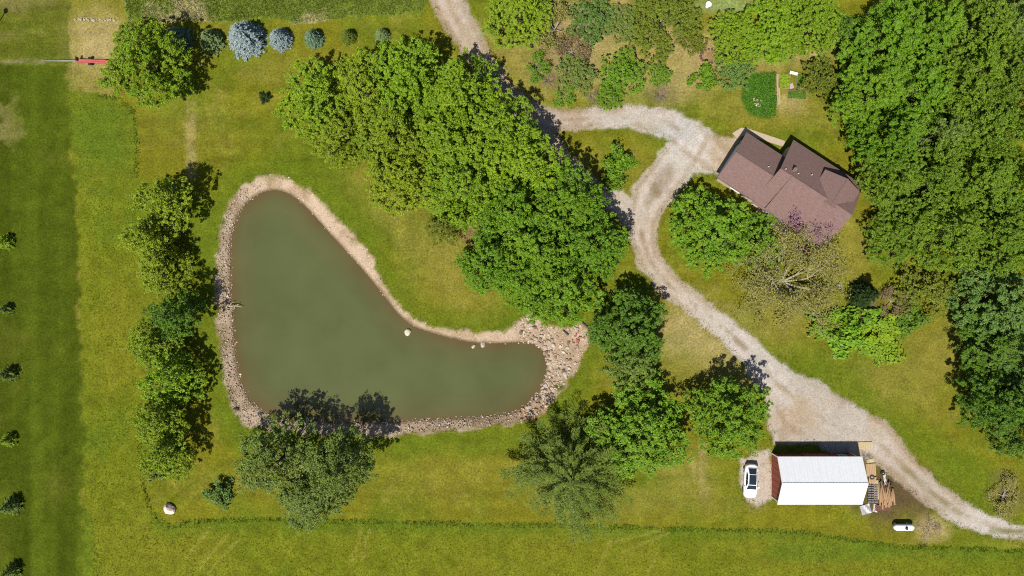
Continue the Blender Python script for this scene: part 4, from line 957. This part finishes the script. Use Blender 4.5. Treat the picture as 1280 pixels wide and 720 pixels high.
for k in range(24):
    x_, y_ = P(1086 + 4.2 * (k % 3), 606 + 3.0 * (k // 3)); mb = MB(); mb.box(-.2, .2, -.1, .1, 0, .19)
    mb.box(-.2, -.02, -.1, .1, .19, .2); mb.box(.02, .2, -.1, .1, .19, .2)
    o = mb.build('concrete_block', M_BLOCK); o.location = (x_, y_, .03); o.rotation_euler = (0, 0, R(rr_.uniform(-9, 9))); tag(o, 'grey concrete block in the rows against the barn east end', 'block', 'concrete blocks beside the barn')
def planks(name, px, py, n, w, L, m, rz, label, cat, group, z=.02, gap=.02):
    x_, y_ = P(px, py); o = empty(name, (x_, y_, gz(x_, y_)), R(rz), label, cat, group)
    for k in range(n): MB().box(-n * w / 2 + k * w, -n * w / 2 + (k + 1) * w - gap, -L / 2 + rr_.uniform(-.05, .05), L / 2, z + .1, z + .13).build('plank', m, o)
    for yy in (-L * .38, 0, L * .38): MB().box(-n * w / 2, n * w / 2 - gap, yy - .05, yy + .05, z, z + .098).build('bearer', m, o)
    return o
planks('pallet', 1081.5, 557, 8, .24, 1.0, M_PALEW, 0, 'pale wooden pallet at the north-east corner of the barn', 'pallet', None)
planks('pallet', 1088.5, 587, 6, .22, 1.7, M_PLY, 4, 'tan wooden pallet halfway along the barn east end', 'pallet', None)
planks('pallet', 1090, 600, 5, .2, 1.0, M_PLY, -8, 'small tan pallet just above the concrete blocks', 'pallet', None, .04)
planks('pallet', 1103, 634, 7, .3, .8, M_OLDW, 3, 'brown board stack across the lower end of the logs', 'boards', None, .1)
planks('pallet', 1095, 612, 4, .16, 2.6, M_PALEW, 2, 'narrow pale boards between the blocks and the logs', 'boards', None, .02)
for px, py, ra, lb in ((1089.5, 596, .36, 'black tyre lying above the small tan pallet'), (1103, 591, .32, 'black tyre at the upper end of the logs'), (1112, 604, .28, 'small black tyre beside the logs')):
    x_, y_ = P(px, py); mb = MB(); mb.lathe([(ra * .55, .0), (ra * .9, 0), (ra, .06), (ra, .16), (ra * .9, .22), (ra * .55, .22), (ra * .5, .11), (ra * .55, 0)], 18); o = mb.build('tyre', M_TYRE, None, True); o.location = (x_, y_, gz(x_, y_)); tag(o, lb, 'tyre')
def sheet(px, py, w, h, m, rz, label, name='metal_sheet', cat='sheet', bend=.15):
    x_, y_ = P(px, py); nn = 8; v = []; f = []
    for j in range(nn + 1):
        for i in range(nn + 1): v.append((w * (i / nn - .5), h * (j / nn - .5), .06 + bend * (.5 + .5 * math.sin(i * 1.1 + j * .5)) * (i / nn)))
    for j in range(nn):
        for i in range(nn): a = j * (nn + 1) + i; f.append((a, a + 1, a + nn + 2, a + nn + 1))
    mb = MB(); mb.add(v + [(a, b, c - .015) for a, b, c in v], f + [tuple(q + len(v) for q in reversed(g_)) for g_ in f])
    o = mb.build(name, m); o.location = (x_, y_, gz(x_, y_)); o.rotation_euler = (0, 0, R(rz)); return tag(o, label, cat)
sheet(1082, 636.5, 1.35, 1.3, M_GALV, 18, 'crumpled pale metal sheet at the south-east corner of the barn')
sheet(1094, 635, .6, 1.1, M_GALV, -8, 'small pale metal sheet between the blocks and brown boards')
sheet(1106, 598, .35, 1.6, M_GALV, 12, 'narrow pale metal strip above the logs')
sheet(1088, 576, 1.1, .5, M_PALEW, 12, 'pale warped board above the tan pallet', 'warped_board', 'board', .06)
plant('dead', 1083, 572, 10, 'khaki', 'yellowish twig heap against the barn above the tan pallet', .7, 'brush', 'dead_brush')

# ------------------------------------------------------------------ rocks, rubble and driftwood
rk = np.random.default_rng(77)
def rock_mesh(seed, sub=2):
    bm = bmesh.new(); bmesh.ops.create_icosphere(bm, subdivisions=sub, radius=1.0); r_ = random.Random(seed)
    pl = [(Vector((r_.gauss(0, 1), r_.gauss(0, 1), r_.gauss(0, 1))).normalized(), r_.uniform(.6, .9)) for _ in range(9)]
    for v in bm.verts:
        for n_, d_ in pl:
            t = v.co.dot(n_) - d_
            if t > 0: v.co -= n_ * t
        v.co.z *= .75
    me = bpy.data.meshes.new('rock'); bm.to_mesh(me); bm.free(); me.materials.append(M_ROCK); return me
def objcol_mat(name, rough=.9):
    m, n, l, b = new_mat(name); b.inputs['Roughness'].default_value = rough; oi = n.new('ShaderNodeObjectInfo'); tc = n.new('ShaderNodeTexCoord')
    nz = n.new('ShaderNodeTexNoise'); nz.inputs['Scale'].default_value = 2.5; nz.inputs['Detail'].default_value = 8; l.new(tc.outputs['Object'], nz.inputs['Vector'])
    mr = n.new('ShaderNodeMapRange'); mr.inputs[1].default_value = .3; mr.inputs[2].default_value = .7; mr.inputs[3].default_value = .7; mr.inputs[4].default_value = 1.2; l.new(nz.outputs['Fac'], mr.inputs[0])
    vm = n.new('ShaderNodeVectorMath'); vm.operation = 'SCALE'; l.new(oi.outputs['Color'], vm.inputs[0]); l.new(mr.outputs[0], vm.inputs[3]); l.new(vm.outputs[0], b.inputs['Base Color'])
    bp = n.new('ShaderNodeBump'); bp.inputs['Strength'].default_value = .6; bp.inputs['Distance'].default_value = .05; l.new(nz.outputs['Fac'], bp.inputs['Height']); l.new(bp.outputs[0], b.inputs['Normal']); return m
M_ROCK = objcol_mat('rock')
ROCKS = [rock_mesh(i) for i in range(6)]
def rock(px, py, r_, colr, label, group=None, name='rock', cat='rock', sz=1.0, wz=None, k=.62):
    x_, y_ = P(px, py); z_ = gz(x_, y_) if wz is None else wz
    o = link(bpy.data.objects.new(name, ROCKS[int(rk.integers(0, 6))])); o.location = (x_, y_, z_ + r_ * .3 * sz); o.scale = (r_ * rk.uniform(.85, 1.25), r_ * rk.uniform(.8, 1.1), r_ * sz); o.rotation_euler = (0, 0, rk.uniform(0, 6.28))
    o.color = (*(alb(*colr, k) * rk.uniform(.85, 1.12)), 1); return tag(o, label, cat, group)
rock(213.5, 635, .85, (236, 208, 196), 'pale pink boulder on the lawn corner near the meadow edge', None, 'boulder', 'boulder', 1.1, k=.8)
rock(509, 416, .5, (226, 216, 190), 'pale rock standing in the water near the pond waist', wz=-.8)
rock(591.5, 433.5, .3, (206, 200, 170), 'left of two small pale rocks in the water by the pond inlet', wz=-.75); rock(603, 431.5, .34, (212, 200, 176), 'right of two small pale rocks in the water by the pond inlet', wz=-.72)
rock(295, 512, .42, (120, 104, 84), 'dark rock on the pond bank south-west corner'); rock(437, 540, .4, (140, 126, 108), 'grey rock on the south bank under the grey-green trees')
G = 'rubble rocks at the east end of the pond'
for i in range(78):
    while True:
        px, py = rk.uniform(650, 736), rk.uniform(398, 528); q = P(px, py); a_ = np.array([q[0]]), np.array([q[1]])
        dw_ = sdf_poly(*a_, WATER)[0]
        if sdf_poly(*a_, BANK)[0] < -.35 and dw_ > .1 and rk.random() < math.exp(-dw_ / 2.2): break
    rock(px, py, rk.uniform(.15, .36), [(218, 196, 170), (190, 164, 138), (232, 216, 196), (150, 128, 108)][int(rk.integers(0, 4))], 'pale rubble rock heaped on the pond east bank', G, k=.42)
G = 'rocks along the stony strip at the top left'
for i in range(15): rock(95 + i * 3.4 + rk.uniform(-1, 1), 25 + rk.uniform(-1.2, 1.2), rk.uniform(.14, .26), (222, 208, 184), 'small pale rock in the row above the large tree', G, k=.42)
for px, py, L, rz, lb in ((733, 408, 1.7, -40, 'dark squared timber at the east tip of the rubble bank'), (707, 416, 1.0, -42, 'short dark timber among the rubble left of the east tip')):
    x_, y_ = P(px, py); mb = MB(); mb.box(-L / 2, L / 2, -.1, .1, 0, .2); mb.box(-L / 2 + .02, L / 2 - .02, -.085, .085, .2, .215); o = mb.build('timber', mat('old_timber', (.05, .045, .045), .9, .2, 5)); o.location = (x_, y_, gz(x_, y_) + .06); o.rotation_euler = (0, 0, R(rz)); tag(o, lb, 'timber')
G = 'red bricks scattered on the rubble bank'; mbk = MB(); mbk.box(-.15, .15, -.09, .09, 0, .1); mbk.box(-.12, .12, -.06, .06, .1, .105); mk = mbk.mesh('brick_rubble'); mk.materials.append(M_BRICK)
for i in range(16):
    x_, y_ = P(722 + rk.normal(0, 5), 424 + rk.normal(0, 4)); o = link(bpy.data.objects.new('rubble_brick', mk)); o.location = (x_, y_, gz(x_, y_) + rk.uniform(.05, .16)); o.rotation_euler = (rk.uniform(-.3, .3), rk.uniform(-.3, .3), rk.uniform(0, 6.28)); tag(o, 'loose red brick on the rubble at the pond east tip', 'brick', G)
M_DRIFT = mat('driftwood', alb(232, 218, 190), .9, .15, 5)
x_, y_ = P(289, 384); o = empty('driftwood', (x_, y_, -.3), 0, 'pale branching driftwood lying across the west bank at the water edge', 'driftwood')
MB().tube([(-1.0, .35, .22), (-.2, .1, .2), (.5, .2, .12), (1.4, 0, -.05)], [.05, .07, .06, .03], 6).build('branch', M_DRIFT, o)
for q in ([(-.6, .25, .2), (-.7, -.2, .2), (-.5, -.5, .16)], [(0, .12, .2), (-.15, -.35, .22), (.2, -.6, .1)], [(.5, .2, .14), (.35, -.25, .16), (.1, -.35, .14)], [(.7, .18, .1), (.9, .45, .1)], [(-.3, .1, .2), (-.1, .5, .22), (.3, .7, .15)]): MB().tube(q, [.05, .04, .02], 5).build('branch', M_DRIFT, o)
x_, y_ = P(888, 70); ring_o = empty('fire_ring', (x_, y_, gz(x_, y_)), 0, 'ring of dark stones round bare earth above the drive bend', 'fire ring')
for k in range(18):
    a = 2 * math.pi * k / 18; q = link(bpy.data.objects.new('stone', ROCKS[k % 6]), ring_o); q.location = (1.35 * math.cos(a), .95 * math.sin(a), .06); q.scale = (.22, .18, .2); q.rotation_euler = (0, 0, a); q.color = (*alb(110, 84, 80), 1)

# ------------------------------------------------------------------ vegetable garden
M_SOIL = mat('soil', alb(120, 92, 62), .95, .25, 5, bump=.5); M_BEDW = mat('bed_board', alb(206, 184, 146), .85, .15, 4)
def bed(px, py, w, h, colr, label, n=220, hh=.3):
    x_, y_ = P(px, py); o = empty('raised_bed', (x_, y_, gz(x_, y_)), R(-3), label, 'raised bed', 'raised beds in the vegetable garden'); w *= S; h *= S
    for a in ((-w / 2, w / 2, -h / 2, -h / 2 + .05), (-w / 2, w / 2, h / 2 - .05, h / 2), (-w / 2, -w / 2 + .05, -h / 2 + .051, h / 2 - .051), (w / 2 - .05, w / 2, -h / 2 + .051, h / 2 - .051)): MB().box(*a, -.05, .28).build('board', M_BEDW, o)
    MB().box(-w / 2 + .052, w / 2 - .052, -h / 2 + .052, h / 2 - .052, -.04, .2).build('soil', M_SOIL, o)
    r_ = np.random.default_rng(int(px)); c = np.stack([r_.uniform(-w / 2 + .15, w / 2 - .15, n), r_.uniform(-h / 2 + .15, h / 2 - .15, n), np.full(n, .3)], -1)
    V, F, t = crown_leaves(c, np.full(n, hh * .6), 14, .14, r_, .7); f_ = meshobj('plants', npmesh('plants', V, F, False, {'tint': t}), o, M_LEAF); f_.color = (*(lin(TREECOL[colr]) * KLEAF), 1)
bed(979.5, 102, 14, 18, 'lime', 'raised bed of bright lime-green plants, upper left of three'); bed(1001, 102, 12, 19, 'deep', 'raised bed of dark green plants, upper right of three'); bed(995.5, 119, 24, 11, 'deep', 'wide raised bed of dark green plants, lowest of three')
r_ = np.random.default_rng(4); px_ = r_.uniform(924, 970, 900); py_ = r_.uniform(92, 146, 900); xx = (px_ - 640) * S; yy = (360 - py_) * S
k_ = grid_lookup(bedg, xx, yy) > .5; c = np.stack([xx[k_], yy[k_], grid_lookup(Z, xx[k_], yy[k_]) + .08], -1); V, F, t = crown_leaves(c, r_.uniform(.12, .5, len(c)), 12, .17, r_, .6); V[:, 2] = np.maximum(V[:, 2], .0)
o = meshobj('ground_cover', npmesh('ground_cover', V, F, False, {'tint': t}), None, M_LEAF); o.color = (*(lin((80, 124, 28)) * KLEAF), 1); tag(o, 'dense dark green plants filling the oval garden bed', 'plants', None, 'stuff')
for i in range(9): rock(947 + rk.normal(0, 3), 127 + rk.normal(0, 3), rk.uniform(.14, .26), (206, 190, 168), 'pale stone in the little heap on the oval garden bed', 'stones on the oval garden bed')
planks('bench', 990.5, 92.5, 3, .14, 1.1, M_TRIM, 75, 'small white bench at the top of the raised beds', 'bench', None, .3)
planks('crate', 988.5, 108, 4, .14, .7, mat('pinkish_board', alb(226, 200, 196), .8, .1, 4), 20, 'small pinkish slatted crate between the raised beds', 'crate', None, .1)
planks('walk_boards', 972.5, 112, 2, .22, 4.2, M_BEDW, 2, 'pale boards laid along the left side of the raised beds', 'boards', None, 0)
x_, y_ = P(884, 8); o = empty('bird_bath', (x_, y_, gz(x_, y_)), 0, 'small white bird bath near the top edge', 'bird bath'); MB().lathe([(.25, 0), (.2, .06), (.09, .12), (.08, .6), (.14, .68)], 14).build('pedestal', M_TRIM, o, True); MB().lathe([(.12, .68), (.38, .76), (.42, .84), (.36, .84), (.1, .76)], 16).build('bowl', M_TRIM, o, True)
x_, y_ = P(1048, 358); o = empty('wash_tub', (x_, y_, gz(x_, y_)), R(-20), 'small white tub lying in the grass beside the half-bare tree', 'tub'); MB().lathe([(.28, 0), (.34, .32), (.37, .33), (.37, .36), (.31, .36), (.26, .05)], 16).build('bowl', M_GALV, o, True); MB().tube([(-.37, 0, .3), (-.5, 0, .34), (-.37, .1, .3)], .02, 5).build('handle', M_PIPE, o)
# birdhouse on a post at the left edge
x_, y_ = P(.5, 25); o = empty('birdhouse', (x_, y_, gz(x_, y_)), 0, 'dark birdhouse post at the top of the left edge', 'birdhouse'); MB().tube([(0, 0, -.2), (0, 0, 2.2)], .06, 8).build('post', M_BLACK, o); MB().box(-.2, .2, -.2, .2, 2.2, 2.55).build('box', M_OLDW, o)
q = MB(); q.prism([(-.28, 2.55), (.28, 2.55), (0, 2.78)], (-.26, .26), lambda a, b, t: (a, t, b)); q.build('roof', M_BLACK, o)
# red farm implement in the dry grass
x_, y_ = P(116, 76, .4); o = empty('farm_implement', (x_, y_, gz(x_, y_)), R(-1.5), 'long red farm implement with grey tube beside the large tree at the top left', 'implement')
M_REDP = mat('red_paint', (.34, .075, .07), .7, .25, 3)
MB().slab([(-2.3, -.26, .5), (1.6, -.3, .5), (2.3, -.08, .42), (2.3, .12, .42), (1.6, .18, .5), (-2.3, .16, .5)], .22).build('frame', M_REDP, o)
MB().tube([(-2.2, -.22, .56), (2.2, -.12, .5)], .06, 6).build('rail', M_REDP, o); MB().tube([(-2.2, .12, .56), (2.2, .06, .5)], .06, 6).build('rail', M_REDP, o); MB().box(-2.1, -1.9, -.1, .35, .5, 1.0).build('hitch_post', M_BLACK, o)
MB().tube([(-7.0, -.12, .22), (-2.31, -.05, .42)], [.07, .14], 10).build('tube', mat('grey_steel', (.15, .165, .14), .7, .3, 4), o)
for s_ in (-.45, .42):
    for wx in (-.4,): mb = MB(); mb.add([(wx + .3 * math.cos(2 * math.pi * k / 14), s_ + w, .3 + .3 * math.sin(2 * math.pi * k / 14)) for w in (-.06, .06) for k in range(14)], [tuple(range(14)), tuple(range(27, 13, -1))] + [(k, (k + 1) % 14, (k + 1) % 14 + 14, k + 14) for k in range(14)]); mb.build('wheel', M_TYRE, o)
MB().box(-.46, -.34, -.44, .41, .27, .33).build('axle', M_BLACK, o)
MB().box(-6.95, -6.75, -.18, -.06, -.02, .2).build('stand', M_BLACK, o)
